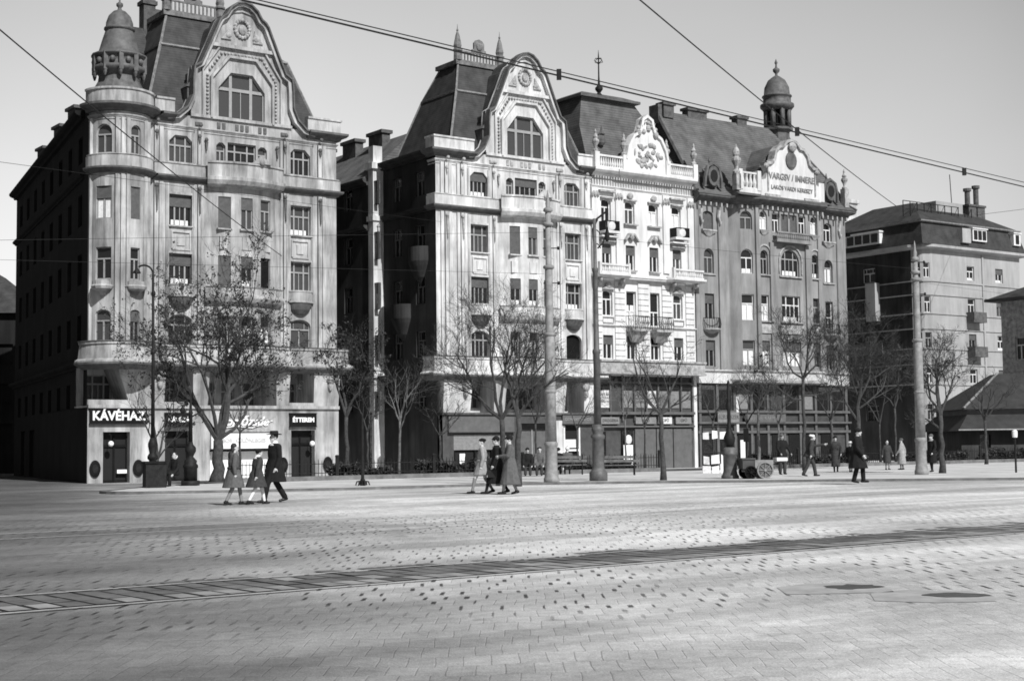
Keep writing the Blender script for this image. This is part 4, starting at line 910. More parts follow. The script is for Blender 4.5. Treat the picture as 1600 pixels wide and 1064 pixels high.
# flared tiled roof
RY=4.1; RZ=28.1
r=MB()
e0=[(-.05,-.8,20.72),(W4+.75,-.8,20.72)]; e1=[(-.05,-.1,21.3),(W4+.25,-.1,21.4)]; e2=[(-.05,.75,22.9),(W4-.35,.75,23.0)]; e3=[(-.05,RY,RZ),(14.4,RY,RZ)]
rows=[e0,e1,e2,e3]
for a,b in zip(rows,rows[1:]): r.face(a[0],a[1],b[1],b[0])
sd_=[(W4+.75,-.8,20.72),(W4+.25,-.1,21.4),(W4-.35,.75,23.0),(14.4,RY,RZ)]; bk_=[(W4+.75,10,20.72),(W4+.25,9.4,21.4),(W4-.35,8.6,23.0),(14.4,RY+.02,RZ)]
for i in range(3): r.face(sd_[i],bk_[i],bk_[i+1],sd_[i+1])
r.face((-.05,RY,RZ),(14.4,RY,RZ),(W4+.75,10,20.7),(-.05,10,20.7)); r.face(e0[0],e1[0],e2[0],e3[0],(-.05,10,20.7)); r.face(e0[0],(-.05,10,20.7),(W4+.75,10,20.7),e0[1])
r.face((3.5,-1.75,20.76),(14.0,-1.75,20.76),(14.0,0,21.65),(3.5,0,21.65)); r.face((3.5,-1.75,20.76),(3.5,0,21.65),(3.5,0,20.7)); r.face((14,-1.75,20.76),(14,0,20.7),(14,0,21.65))
# small roof running back from the gable
r.prism([(6.3,21.5),(13.1,21.5),(12.2,23.6),(10.4,25.3),(9.6,25.6),(8.8,25.3),(7.0,23.6)],-.4,3.4)
rf=r.build('roof',M_ROOFT,h4)
v=MB(); v.tube([(-.1,-.6,20.9),(-.1,-.05,21.45),(-.1,.8,23.1),(-.1,RY,RZ+.1)],.2,6); v.box(-.3,RY-.6,RZ-1.2,.1,RY+.5,RZ+.35); v.tube([(14.4,RY,RZ),(W4-.35,.75,23.0),(W4+.25,-.1,21.4),(W4+.75,-.8,20.8)],.1,5); v.build('roof_edge',M_MOULD,rf)
for u,y in ((.9,3.9),(3.9,4.3),(4.9,4.3),(9.5,4.3)): q=MB(); q.box(u-.55,y-.35,27.5,u+.55,y+.35,28.5); q.box(u-.68,y-.48,28.5,u+.68,y+.48,28.72); q.build('chimney',M_BRICK,rf)
for u in (1.75,15.15):
    q=MB(); q.lathe([(.72,0),(.72,.35)],0,0,14); MM=Matrix.Translation((u,-.25,22.2))@Matrix.Rotation(PI/2,4,'X')@Matrix.Diagonal((.85,1.1,1,1))
    d_=q.build('roof_dormer',M_MOULD,rf,M=MM); q=MB(); q.lathe([(.45,.36),(.45,.38)],0,0,14); q.build('pane',M_GLASS,d_,M=MM)
    q=MB(); q.box(u-.55,-.3,21.4,u+.55,1.4,22.6); q.lathe([(.45,22.8),(.2,23.1),(.06,23.3),(.1,23.45),(.02,23.8)],u,-.1,8); q.tube([(u-.9,-.45,21.3),(u-.85,-.5,22.0),(u-.6,-.5,22.9),(u,-.5,23.2),(u+.6,-.5,22.9),(u+.85,-.5,22.0),(u+.9,-.45,21.3)],.16,6); q.build('hood',M_MOULD,d_)
# parapet with balusters, statues and gable
s=MB(); s.box(3.85,-1.25,21.05,6.3,-.85,21.45); balu(s,4.2,5.9,-1.05,21.4,22.75,4,.13)
for u in (4.0,6.05): s.box(u-.2,-1.3,21.3,u+.2,-.8,22.9)
s.box(12.95,-1.25,21.05,13.6,-.85,22.6); s.split('balustrade',M_B4L,h4)
s=MB(); urn(s,3.75,-1.05,22.5,1.45); s.ell((3.75,-1.05,24.2),(.3,.25,.45),8,6); s.box(3.5,-1.3,21.2,4.0,-.8,22.5); urn(s,17.1,-.35,22.6,1.05); s.box(16.85,-.6,21,17.35,-.1,22.6); s.split('urn',M_STAT,h4)
go=[(6.2,20.9),(6.2,22.2),(6.75,22.35),(6.95,23.0),(6.75,23.5),(7.3,23.55),(7.75,23.9),(7.95,24.6),(8.35,25.0),(8.75,25.05),(9.2,25.5),(9.7,25.65),(10.2,25.5),(10.65,25.05),(11.05,25.0),(11.45,24.6),(11.65,23.9),(12.1,23.55),(12.6,23.5),(12.4,23.0),(12.6,22.35),(13.1,22.2),(13.1,20.9)]
s=MB(); s.prism(go,-1.3,-.75); gb=s.build('gable',M_B4L,h4)
s=MB(); s.band(go[4:19],.22,-1.5,-.75); s.band([(7.0,21.4),(7.0,23.2)],.1,-1.4,-1.2); s.band([(12.35,23.2),(12.35,21.4)],.1,-1.4,-1.2); s.box(6.6,-1.4,20.95,8.3,-1.2,21.15); s.box(11.1,-1.4,20.95,12.8,-1.2,21.15)
for a,b in ((6.75,-1),(12.6,1)): s.ell((a,-1.4,23.4),(.28,.2,.24),8,6)
s.ell((9.7,-1.5,25.2),(.45,.2,.4),9,6); s.build('gable_moulding',M_STAT,gb)
s=MB(); s.lathe([(.62,0),(.62,.1),(.5,.14)],0,0,16); s.build('medallion',M_MOULD,gb,M=Matrix.Translation((9.65,-1.3,24.1))@Matrix.Rotation(PI/2,4,'X')@Matrix.Diagonal((1,1.15,1,1)))
dk=mat('sign_letter_dark',.22,.7,.2,3)
text_mesh('VARGSV / IMMERE',.72,dk,gb,up(9.7,-1.33,22.65),'lettering',.03,.012,.92)
text_mesh('LAKÓS VARDI KERESZT',.46,dk,gb,up(9.7,-1.33,21.75),'lettering',.03,.004,1.0)
# domed lantern
cx,cy=14.0,4.2; q=MB(); q.lathe([(1.0,24.5),(1.0,27.9),(1.3,28.0),(1.3,28.2),(1.0,28.25)],cx,cy,8); lt=q.build('roof_lantern',M_MOULD,h4)
q=MB()
for k in range(8):
    a=2*PI*(k+.5)/8; x,y=cx+1.02*math.cos(a),cy+1.02*math.sin(a); q.box(x-.16,y-.16,28.2,x+.16,y+.16,30.0)
q.lathe([(1.2,29.75),(1.3,29.9),(1.45,30.05),(1.45,30.3),(1.2,30.35),(1.18,30.9),(1.28,30.95),(1.28,31.05),(1.12,31.1),(1.05,31.8),(.75,32.4),(.3,32.75),(.12,32.85),(.1,33.0),(.28,33.2),(.3,33.4),(.1,33.55),(.06,33.8),(.14,33.95),(.02,34.3)],cx,cy,16)
q.build('dome',M_MOULD,lt,True); q=MB(); q.lathe([(.8,28.2),(.8,30.0)],cx,cy,8); q.build('louvre',M_BLACK,lt)
# mezzanine and shops
q=MB(); q.box(0,.1,-3,W4,.3,6.05); sf=q.build('shop_front',M_SHOP,h4)
rn=random.Random(8)
for i in range(9):
    u=1.2+i*1.85; q=MB(); q.box(u-.6,.02,4.0,u+.6,.1,5.5); q.build('pane',[M_GLASS,M_GLASS,M_BLINDL,M_GLASS,M_GLASSM,M_GLASS,M_BLINDL,M_GLASS,M_GLASS][i],sf)
q=MB()
for i in range(10): u=.25+i*1.85; q.box(u-.12,-.08,-1.5,u+.12,.1,5.9)
q.box(0,-.15,3.7,W4,.1,3.9); q.box(0,-.25,2.85,W4,.1,3.0); q.box(0,-.12,2.1,W4,.1,2.3); q.build('frame',M_SHOPG,sf)
for i in range(8): u=1.2+i*1.9; q=MB(); q.box(u-.65,.02,-1.0,u+.65,.09,2.05); q.split('shop_window',M_GLASS,sf)
for a,b,z0,z1,tx in ((1.9,4.2,2.95,3.75,'ÉLELMISZER'),(4.9,9.4,2.95,3.6,'BÚTOR  KÁRPITOS')): 
    q=MB(); q.box(a,-.3,z0,b,-.2,z1); bd=q.build('name_board',M_BLINDL if a<3 else M_SHOPG,sf); text_mesh(tx,.42,M_SHOP if a<3 else M_BLINDL,bd,up((a+b)/2,-.31,(z0+z1)/2),'lettering',.004)
q=MB(); q.box(4.0,-.2,2.2,4.25,.0,5.0); q.split('pier',M_B4L,sf)
# ================================================================ fifth house across the next street
P5=(38.98,140.)
h5=thing('corner_tenement','plain pale corner house with rounded corner and dark mansard behind the last tall pole','building',(*P5,0),AX)
CH=1.3; cpath=[(0,12),(0,CH),(.38,.38),(CH,0),(15.2,0),(15.2,2)]
z5=((16.85,18.25),(13.5,15.05),(10.1,11.6),(6.8,8.2),(3.3,4.8))
CM,CL,_=polyM([(0,CH),(.38,.38),(CH,0)])
ops=[]; ops2=[]
for i,(a,b) in enumerate(z5):
    ops+=[(6.7,7.85,a,b,'rect',('wb','w','s','w','w')[i]),(11.2,12.4,a,b,'rect',('wsb','sg','wb','s','')[i])]; ops2+=[(CL*.25-.36,CL*.25+.36,a,b,'rect',('wg','w','','w','')[i]),(CL*.75-.33,CL*.75+.33,a,b,'rect',('w','w','','w','')[i])]
wall(h5,'wall',M_B5,CH,15.2,-2,19.7,ops,None,.25); wall(h5,'rounded_corner',M_B5,0,CL,-2,19.7,ops2,CM,.2)
def S5(s,y,z): return (0+y,CH+14-s,z)
ops=[]
for a,b in z5: ops+=[(8.0,9.6,a,b,'rect','wd' if b>10 else 'd'),(3.5,4.8,a,b,'rect','d')]
wall(h5,'side_wall',M_SIDE,0,14,-2,19.7,ops,S5)
shell(h5,M_SIDE,0,15.2,0,16,-2,19.65,('r','b'))
s=MB(); s.box(-.7,5.2,13.0,0,6.4,16.7); s.build('side_bay',M_B5,h5)
s=MB()
for z in (16.45,15.15,13.35,11.9,10.0,8.5,6.6): s.sweep(cpath,[(-.01,z),(.09,z),(.09,z+.12),(-.01,z+.12)])
s.box(9.0,-.1,-2,9.25,.02,19.6); s.box(10.0,-.25,-2,15.2,.02,16.5) if False else None
s.split('string_course',M_B5,h5)
s=MB(); s.sweep(cpath,[(-.02,19.5),(.5,19.6),(.62,19.7),(.62,19.95),(-.02,19.95)]); s.build('eaves',M_B5,h5)
s=MB(); s.box(13.4,-1.0,-2,15.2,0,13.2); s.box(13.4,-1.0,10.6,15.2,-.9,11.8); s.build('corner_oriel',M_B5,h5)
for a in (12.9,9.55,): s=MB(); s.box(6.4,-.9,a-.2,8.4,0,a); b=s.build('balcony',M_MOULD,h5); s=MB(); s.box(6.4,-.9,a,8.4,-.85,a+.8); s.box(6.4,-.9,a,6.45,0,a+.8); s.build('railing',M_MOULD,b)
s=MB(); s.box(-1.3,4.0,9.7,0,7.5,9.9); s.box(-1.3,4.0,9.9,-1.2,7.5,10.8); s.build('side_balcony',M_MOULD,h5)
r=MB(); r.frus([(-.5,-.5,19.95),(15.7,-.5,19.95),(15.7,14,19.95),(-.5,14,19.95)],[(.1,.1,22.2),(15.0,.1,22.2),(15.0,13.4,22.2),(.1,13.4,22.2)]); r.frus([(-.1,-.15,22.24),(15.2,-.15,22.24),(15.2,13.6,22.24),(-.1,13.6,22.24)],[(4.5,4.5,24.9),(11,4.5,24.9),(11,9.5,24.9),(4.5,9.5,24.9)])
rf=r.build('roof',M_ROOF,h5); e=MB(); e.sweep([(0,13.5),(0,0),(15.1,0),(15.1,3)],[(0,22.1),(.22,22.18),(.22,22.3),(0,22.3)]); e.build('roof_edge',M_ZINC,rf)
for u,a in ((8.2,0),(14.2,0)):
    q=MB(); w_=1.1 if u<10 else .55; q.box(u-w_,-.55,20.7,u+w_,1.0,21.9); q.box(u-w_-.1,-.65,21.9,u+w_+.1,1,22.0); d_=q.build('roof_dormer',M_WHITEF,rf)
    for k in range(3 if u<10 else 1): q=MB(); c=u+(k-1)*.68 if u<10 else u; q.box(c-.26,-.6,20.85,c+.26,-.5,21.75); q.build('pane',M_GLASS,d_)
q=MB(); q.box(5.3,-.7,20.4,6.6,1,21.8); q.build('roof_hatch',M_B5,rf)
q=MB(); q.box(-.65,4.5,20.5,1,8.8,21.6); q.box(-.8,4.4,21.6,1,8.0,21.75); d_=q.build('roof_dormer',M_WHITEF,rf)
for k in range(4): q=MB(); q.box(-.7,4.7+k*1.02,20.65,-.6,5.5+k*1.02,21.5); q.build('pane',M_GLASS,d_)
q=MB(); q.box(6.2,3.0,22.5,10.4,6,25.05); q.build('penthouse',M_B5,rf)
q=MB()
for i in range(11):
    x=-2.0+i*1.05; zb=22.9; q.tube([(x+2.2,2.2,zb),(x+2.2,2.2,24.45)],.045,4)
    if i<10: q.tube([(x+2.2,2.2,zb+.1),(x+3.2,2.2,24.45 if i%2 else 23.6)],.025,4)
q.tube([(.2,2.2,24.45),(8.7,2.2,24.45)],.045,4); q.tube([(.2,2.2,23.7),(8.7,2.2,23.7)],.03,4); q.build('roof_railing',M_IRON,rf)
for u,z in ((11.6,26.8),(13.0,27.2)):
    q=MB(); q.box(u-.6,2.7,22.5,u+.6,3.9,24.9); q.box(u-.7,2.6,24.9,u+.7,4,25.1); c_=q.build('chimney',M_BRICK,rf); q=MB(); q.lathe([(.28,25.0),(.28,z-.3),(.42,z-.28),(.42,z)],u,3.3,10); q.build('chimney_pot',M_BRICK,c_)
q=MB(); q.tube([(9.2,3.4,24.9),(9.0,3.4,28.0)],.04,4); q.build('aerial',M_IRON,rf)
# ---- low hipped pavilion, right
pv=thing('low_pavilion','low dark pavilion with two-step hipped roof behind the railing at the right edge','building',(28.9,96,0),R(0))
q=MB(); wallmesh(q,0,26,-1.5,2.2,[(1.2,1.9,.8,1.7,'rect'),(8,8.8,.7,1.7,'rect')]); q.face((0,8,-1.5),(0,0,-1.5),(0,0,2.2),(0,8,2.2)); q.build('wall',mat('dark_plaster',.06,.9,.3,1.5,True),pv,fix=False)
for a in (1.2,8.0): q=MB(); q.box(a,.2,.7,a+.8,.26,1.7); q.build('window',M_GLASS,pv)
q=MB(); q.frus([(-.4,-.8,1.95),(27,-.8,1.95),(27,9,1.95),(-.4,9,1.95)],[(.6,.6,3.0),(26,.6,3.0),(26,8,3.0),(.6,8,3.0)]); q.frus([(.3,.3,3.35),(26.5,.3,3.35),(26.5,8.5,3.35),(.3,8.5,3.35)],[(3.6,3.4,5.75),(24,3.4,5.75),(24,5,5.75),(3.6,5,5.75)]); rf=q.build('roof',mat('felt_roof',.035,.8,.35,1.5),pv)
q=MB(); q.box(.7,.7,3.0,26,8,3.34); q.split('clerestory',M_SHOPG,rf); q=MB(); q.tube([(.3,.3,3.42),(3.6,3.4,5.8)],.09,5); q.tube([(-.4,-.8,2.0),(27,-.8,2.0)],.06,5); q.split('roof_edge',M_ZINC,rf)
# ---- grey house cut by the right edge
he=thing('eaves_house','grey house with broad dark eaves cut off by the right edge of the view','building',(44.3,110.7,0),AX)
def SH(s,y,z): return (y,9-s,z)
ops=[(1.2,2.1,7.6,9.4,'rect','w'),(1.2,2.1,4,5.8,'rect','w'),(4.5,5.4,7.6,9.4,'rect','w')]
wall(he,'side_wall',M_STAT,0,9,-2,12.4,ops,SH); q=MB(); q.box(.05,0,-2,9,.3,12.4); q.box(.3,8.9,-2,9,9,12.4); q.build('wall',M_STAT,he)
q=MB(); q.frus([(-.9,-.9,12.3),(10,-.9,12.3),(10,9.9,12.3),(-.9,9.9,12.3)],[(-.9,-.9,12.5),(10,-.9,12.5),(10,9.9,12.5),(-.9,9.9,12.5)]); q.frus([(-.8,-.8,12.5),(9.9,-.8,12.5),(9.9,9.8,12.5),(-.8,9.8,12.5)],[(3,3,14.2),(8,3,14.2),(8,6,14.2),(3,6,14.2)]); q.build('roof',M_ROOF,he)
q=MB(); q.sweep([(0,9),(0,0)],[(-.01,6.5),(.1,6.5),(.1,6.65),(-.01,6.65)]); q.build('string_course',M_TRIM1,he)
# ---- houses far down the left side street, and one behind the fourth house
fh=thing('far_house','dark far house roof at the left edge beyond the coffee house corner','building',(-62,128,0),R(8))
q=MB(); wallmesh(q,0,20,-8,13.5,[(2+3*i,3.2+3*i,a,a+1.8,'rect') for i in range(6) for a in (2,5.5,9)]); q.box(0,.3,-8,20,12,13.5); q.build('wall',M_SHADE,fh); q=MB(); q.frus([(-.6,-.6,13.5),(20.6,-.6,13.5),(20.6,12.6,13.5),(-.6,12.6,13.5)],[(4,4,17.5),(16,4,17.5),(16,8,17.5),(4,8,17.5)]); q.build('roof',M_ROOF,fh)
bh=thing('rear_house','plain roof with low chimney peeping between the grey gabled house and the corner tenement','building',(46,170,0),AX)
q=MB(); q.box(-14,0,-2,0,12,24.3); q.build('wall',M_SIDE,bh); q=MB(); q.frus([(-14.5,-.5,24.3),(.5,-.5,24.3),(.5,12.5,24.3),(-14.5,12.5,24.3)],[(-12,5,27.5),(-2,5,27.5),(-2,7,27.5),(-12,7,27.5)]); rf=q.build('roof',M_ROOFT,bh); q=MB(); q.box(-9,2,24.5,-6.5,3.4,28.3); q.box(-9.2,1.8,28.3,-6.3,3.6,28.7); q.build('chimney',M_TRIM2,rf)
# ================================================================ pavement, kerbs, park edge
def sheet(name,poly,dz,mt,step=3.0):
    bm=bmesh.new(); vs=[bm.verts.new((x,y,0)) for x,y in poly]; bm.faces.new(vs)
    xs=[p[0] for p in poly]; ys=[p[1] for p in poly]
    for ax,lo,hi in ((0,min(xs),max(xs)),(1,min(ys),max(ys))):
        k=math.ceil(lo/step)*step
        while k<hi:
            no=(1,0,0) if ax==0 else (0,1,0); bmesh.ops.bisect_plane(bm,geom=bm.verts[:]+bm.edges[:]+bm.faces[:],plane_co=(k,0,0) if ax==0 else (0,k,0),plane_no=no); k+=step
    for v in bm.verts: v.co.z=gz(v.co.x,v.co.y)+dz
    bmesh.ops.recalc_face_normals(bm,faces=bm.faces)
    me=bpy.data.meshes.new(name); bm.to_mesh(me); bm.free(); me.materials.append(mt)
    if me.polygons[0].normal.z<0: me.flip_normals()
    o=bpy.data.objects.new(name,me); col.objects.link(o); return o
M_PAVE=mat('pavement_asphalt',.50,.85,.22,.5,False,.2,18); M_PARK=mat('park_earth',.09,.95,.4,1.0,False,.4,12)
D=(math.cos(AX),math.sin(AX))
def fl(t,off=0): return (-11.24+D[0]*t+NB[0]*off,57.83+D[1]*t+NB[1]*off)   # point along the railing line
FL=[(-11.4,46.9),(-8.5,47.4),(-5.1,48.7),(0,52.0),(5,52.4),(13.4,51.4),(30,49.5),(60,46)]
KERB=arcpts(-11.6,48.6,1.7,1.5*PI,.98*PI,6)[::-1]+FL[1:]
left=[(-13.2,50.5),(-13.1,54.5),(-11.9,56.9)]
pave=KERB+[(60,109),fl(38,-.1),fl(0,-.1)]+left[::-1]
o=sheet('pavement',pave,.06,M_PAVE); struct(o)
k=MB(); kp=left[::-1]+KERB
v=[]; L0=[]
for i,(x,y) in enumerate(kp):
    a=kp[max(i-1,0)]; b=kp[min(i+1,len(kp)-1)]; dx,dy=b[0]-a[0],b[1]-a[1]; l=math.hypot(dx,dy); nx,ny=dy/l,-dx/l
    z=gz(x,y); L0.append([(x+nx*.14,y+ny*.14,z-.1),(x+nx*.14,y+ny*.14,z+.085),(x-nx*.1,y-ny*.1,z+.085),(x-nx*.1,y-ny*.1,z-.1)])
for a,b in zip(L0,L0[1:]):
    for i in range(4): k.face(a[i],a[(i+1)%4],b[(i+1)%4],b[i])
struct(k.build('kerb',M_KERB))
pk=[fl(0,.12),fl(110,.12),fl(110,24),fl(14,22),fl(0,10)]
struct(sheet('park_ground',pk,.05,M_PARK))
bk=[loc(P1,-3,-6),loc(P1,6,-6),loc(P2,-8,-5),loc(P4,18,-5),loc(P4,18,.5),loc(P2,-8,.5)]
struct(sheet('shop_pavement',bk,.055,M_PAVE))
# ---- tram tracks
def rail(p,q,label):
    t=MB(); dx,dy=q[0]-p[0],q[1]-p[1]; l=math.hypot(dx,dy); nx,ny=-dy/l,dx/l; n=14
    for o,wd,h in ((0,.035,.015),):
        for i in range(n):
            a=[p[0]+dx*i/n,p[1]+dy*i/n]; b=[p[0]+dx*(i+1)/n,p[1]+dy*(i+1)/n]
            c=[(a[0]+nx*(o-wd),a[1]+ny*(o-wd)),(b[0]+nx*(o-wd),b[1]+ny*(o-wd)),(b[0]+nx*(o+wd),b[1]+ny*(o+wd)),(a[0]+nx*(o+wd),a[1]+ny*(o+wd))]
            zz=[gz(*x) for x in c]
            t.face(*[(x[0],x[1],z+h) for x,z in zip(c,zz)]); 
    o=t.build('tram_rail',mat('worn_rail',.42,.4,.3,4,False,0,30,.5)); return tag(o,label,'rail','tram rails in the paving')
def offp(p,o,d=(math.cos(R(38)),math.sin(R(38)))): return (p[0]-d[1]*o,p[1]+d[0]*o)
def alongp(p,t,d=(math.cos(R(38)),math.sin(R(38)))): return (p[0]+d[0]*t,p[1]+d[1]*t)
B0=(0,16.3)
rail(alongp(B0,-9),alongp(B0,60),'nearest tram rail running from the left foreground towards the right edge')
rail(alongp(offp(B0,1.5),-12),alongp(offp(B0,1.5),60),'second tram rail just beyond the nearest one, edging the dark track setts')
B1_=(2,31.5)
rail(alongp(B1_,-26),alongp(B1_,50),'third tram rail from the viewer, farther over the square')
rail(alongp(offp(B1_,1.5),-26),alongp(offp(B1_,1.5),50),'farthest tram rail, nearest the bright pavement')
# darker worn setts between the near rails, laid across the track
def track_mat():
    m=mat('track_setts',.13,.6,.3,3); return m
bd=MB()
rn=random.Random(3); p=B0
tr=MB(); lr=MB()
for i in range(150):
    a=-9+i*.27; j=0
    for k in range(4):
        if k==3 and rn.random()<.55: continue
        o0=.17+k*.42+.005+rn.uniform(0,.02); o1=o0+.39+rn.uniform(0,.02); a0=a+.006+rn.uniform(0,.03); a1=a+.262-rn.uniform(0,.03); sh=.5*(a0*0)
        if a0<-8.9: continue
        q=[alongp(offp(p,o0),a0),alongp(offp(p,o1),a0),alongp(offp(p,o1),a1),alongp(offp(p,o0),a1)]
        z=.005+rn.uniform(0,.006); c=[(x,y,z) for x,y in q]
        (lr if rn.random()<(.8 if k==0 else min(.75,max(.05,(a-2)/22))) else tr).face(*c)
o=tr.build('track_setts',mat('track_sett_stone',.125,.6,.5,1.6),fix=True); struct(o); struct(lr.build('rail_edge_setts',mat('rail_edge_stone',.26,.6,.35,2.2)))
ub=MB(); q=[alongp(offp(p,.15),-9),alongp(offp(p,.15),31.5),alongp(offp(p,1.42),31.5),alongp(offp(p,1.42),-9)]; ub.face(*[(x,y,.0025) for x,y in q]); struct(ub.build('track_bed',mat('track_joint_tar',.025,.9,.3,3)))
# repaired slabs with dark hollows
for (x,y),a,lab in (((3.15,14.3),.2,'pale repaired slab with a long dark wet streak in the right foreground'),((3.85,13.45),-.05,'second pale slab with a dark wet streak, nearer the right edge')):  # the streaks are just the dark hollow patches below
    t=thing('road_patch',lab,'road patch',(x,y,.004),a); rn=random.Random(int(x*10)); q=MB(); q.face(*[(u+rn.uniform(-.05,.05),v+rn.uniform(-.06,.06),0) for u,v in ((-.7,-.35),(-.2,-.5),(.3,-.45),(.42,-.1),(.35,.45),(-.2,.55),(-.6,.25))]); q.build('slab',mat('slab_concrete',.34,.8,.25,3),t)
    q=MB(); q.face(*[(.12+.22*math.cos(k*PI/9)*(1+.5*rn.random()),.05+.24*math.sin(k*PI/9)*(.6+.6*rn.random()),.004) for k in range(18)]); q.build('dark_hollow',mat('dark_stone',.035,.35,.5,6),t)
# ---- park railing sections on a low stone kerb
def railing(t0,t1,label,h=.85):
    p=fl(t0); z=gz(*p); t=thing('iron_railing',label,'railing',(p[0],p[1],z),AX,'iron railing sections round the park'); Ln=t1-t0
    z1=gz(*fl(t1))-z
    q=MB(); zz=lambda x: z1*x/Ln
    q.frus([(0,-.16,-.05),(Ln,-.16,z1-.05),(Ln,.16,z1-.05),(0,.16,-.05)],[(0,-.13,.24),(Ln,-.13,z1+.24),(Ln,.13,z1+.24),(0,.13,.24)]); q.build('stone_base',M_KERB,t)
    q=MB(); n=int(Ln/.16)
    for i in range(n+1):
        x=i*.16; 
        if x>Ln: break
        hh=h-.06*(i%2); q.tube([(x,0,zz(x)+.24),(x,0,zz(x)+hh),(x,0,zz(x)+hh+.09)],[.014,.014,.003],4)
    q.build('pickets',M_IRON,t)
    for hz in (.36,h-.12): q=MB(); q.tube([(0,0,hz),(Ln,0,z1+hz)],.02,4); q.build('rail',M_IRON,t)
    for x in (0.03,Ln-.03): q=MB(); q.box(x-.035,-.035,zz(x)+.2,x+.035,.035,zz(x)+h+.12); q.ell((x,0,zz(x)+h+.17),(.06,.06,.07),7,5); q.build('post',M_IRON,t)
secs=[(.3,5,'before the bright shop window, left end'),(5,9.7,'behind the walking family, second from the left end'),(9.7,14.4,'by the signal post, third from the left end'),(14.4,19.1,'before the dark side street'),(19.1,22.5,'behind the walking women'),(27.5,32,'before the white house'),(32,37,'behind the handcart and the iron pedestal'),(37,42,'behind the man in black'),(42,47,'left of the last tall pole'),(47,52,'before the low pavilion, its left part'),(52,58,'before the low pavilion, at the right edge')]
for a,b,l in secs: railing(a,b,'low iron railing on stone kerb '+l)
# ---- shrubs behind the railing
def shrub(t,off,w,h,seed,label):
    x,y=fl(t,off); z=gz(x,y); o=thing('shrub',label,'shrub',(x,y,z),AX,'clipped shrubs behind the park railing'); rn=random.Random(seed); q=MB(); st=MB()
    for k in range(int(260*w)):
        px,py,pz=rn.uniform(-w/2,w/2),rn.gauss(0,.22),h*rn.random()**.6*(.75+.25*math.sin(px*3+seed) if False else 1)
        pz*=.8+.2*math.sin(px*2.3+seed); a=rn.random()*6.28; s=rn.uniform(.04,.09); d=Vector((math.cos(a)*s,math.sin(a)*s,rn.uniform(-.05,.05))); e=Vector((-math.sin(a)*s*.6,math.cos(a)*s*.6,s*rn.uniform(.2,.9)))
        c=Vector((px,py,pz)); q.face(c-d-e,c+d-e,c+d+e,c-d+e)
    q.build('foliage',M_LEAF,o,fix=False)
    for k in range(int(10*w)): px=rn.uniform(-w/2,w/2); st.tube([(px,rn.gauss(0,.1),0),(px+rn.gauss(0,.15),rn.gauss(0,.15),h*.85)],.012,3)
    st.build('stems',M_TWIG,o)
for i,(t,w,h,l) in enumerate(((6.5,3,.75,'low dark clipped shrub behind the walking family'),(11,3.5,.85,'dark hedge shrub behind the signal post'),(15,4,.8,'long dark hedge shrub before the dark side street'),(19.5,3.5,.7,'dark hedge shrub left of the walking women'),(29.5,4,.8,'dark hedge shrub before the shutters of the white house'),(36,4,.8,'dark hedge shrub behind the handcart'),(44,5,.8,'dark hedge shrub left of the last tall pole'),(50.5,5,.9,'dark hedge shrub before the low pavilion'))):
    shrub(t,.7,w,h,i+3,l)
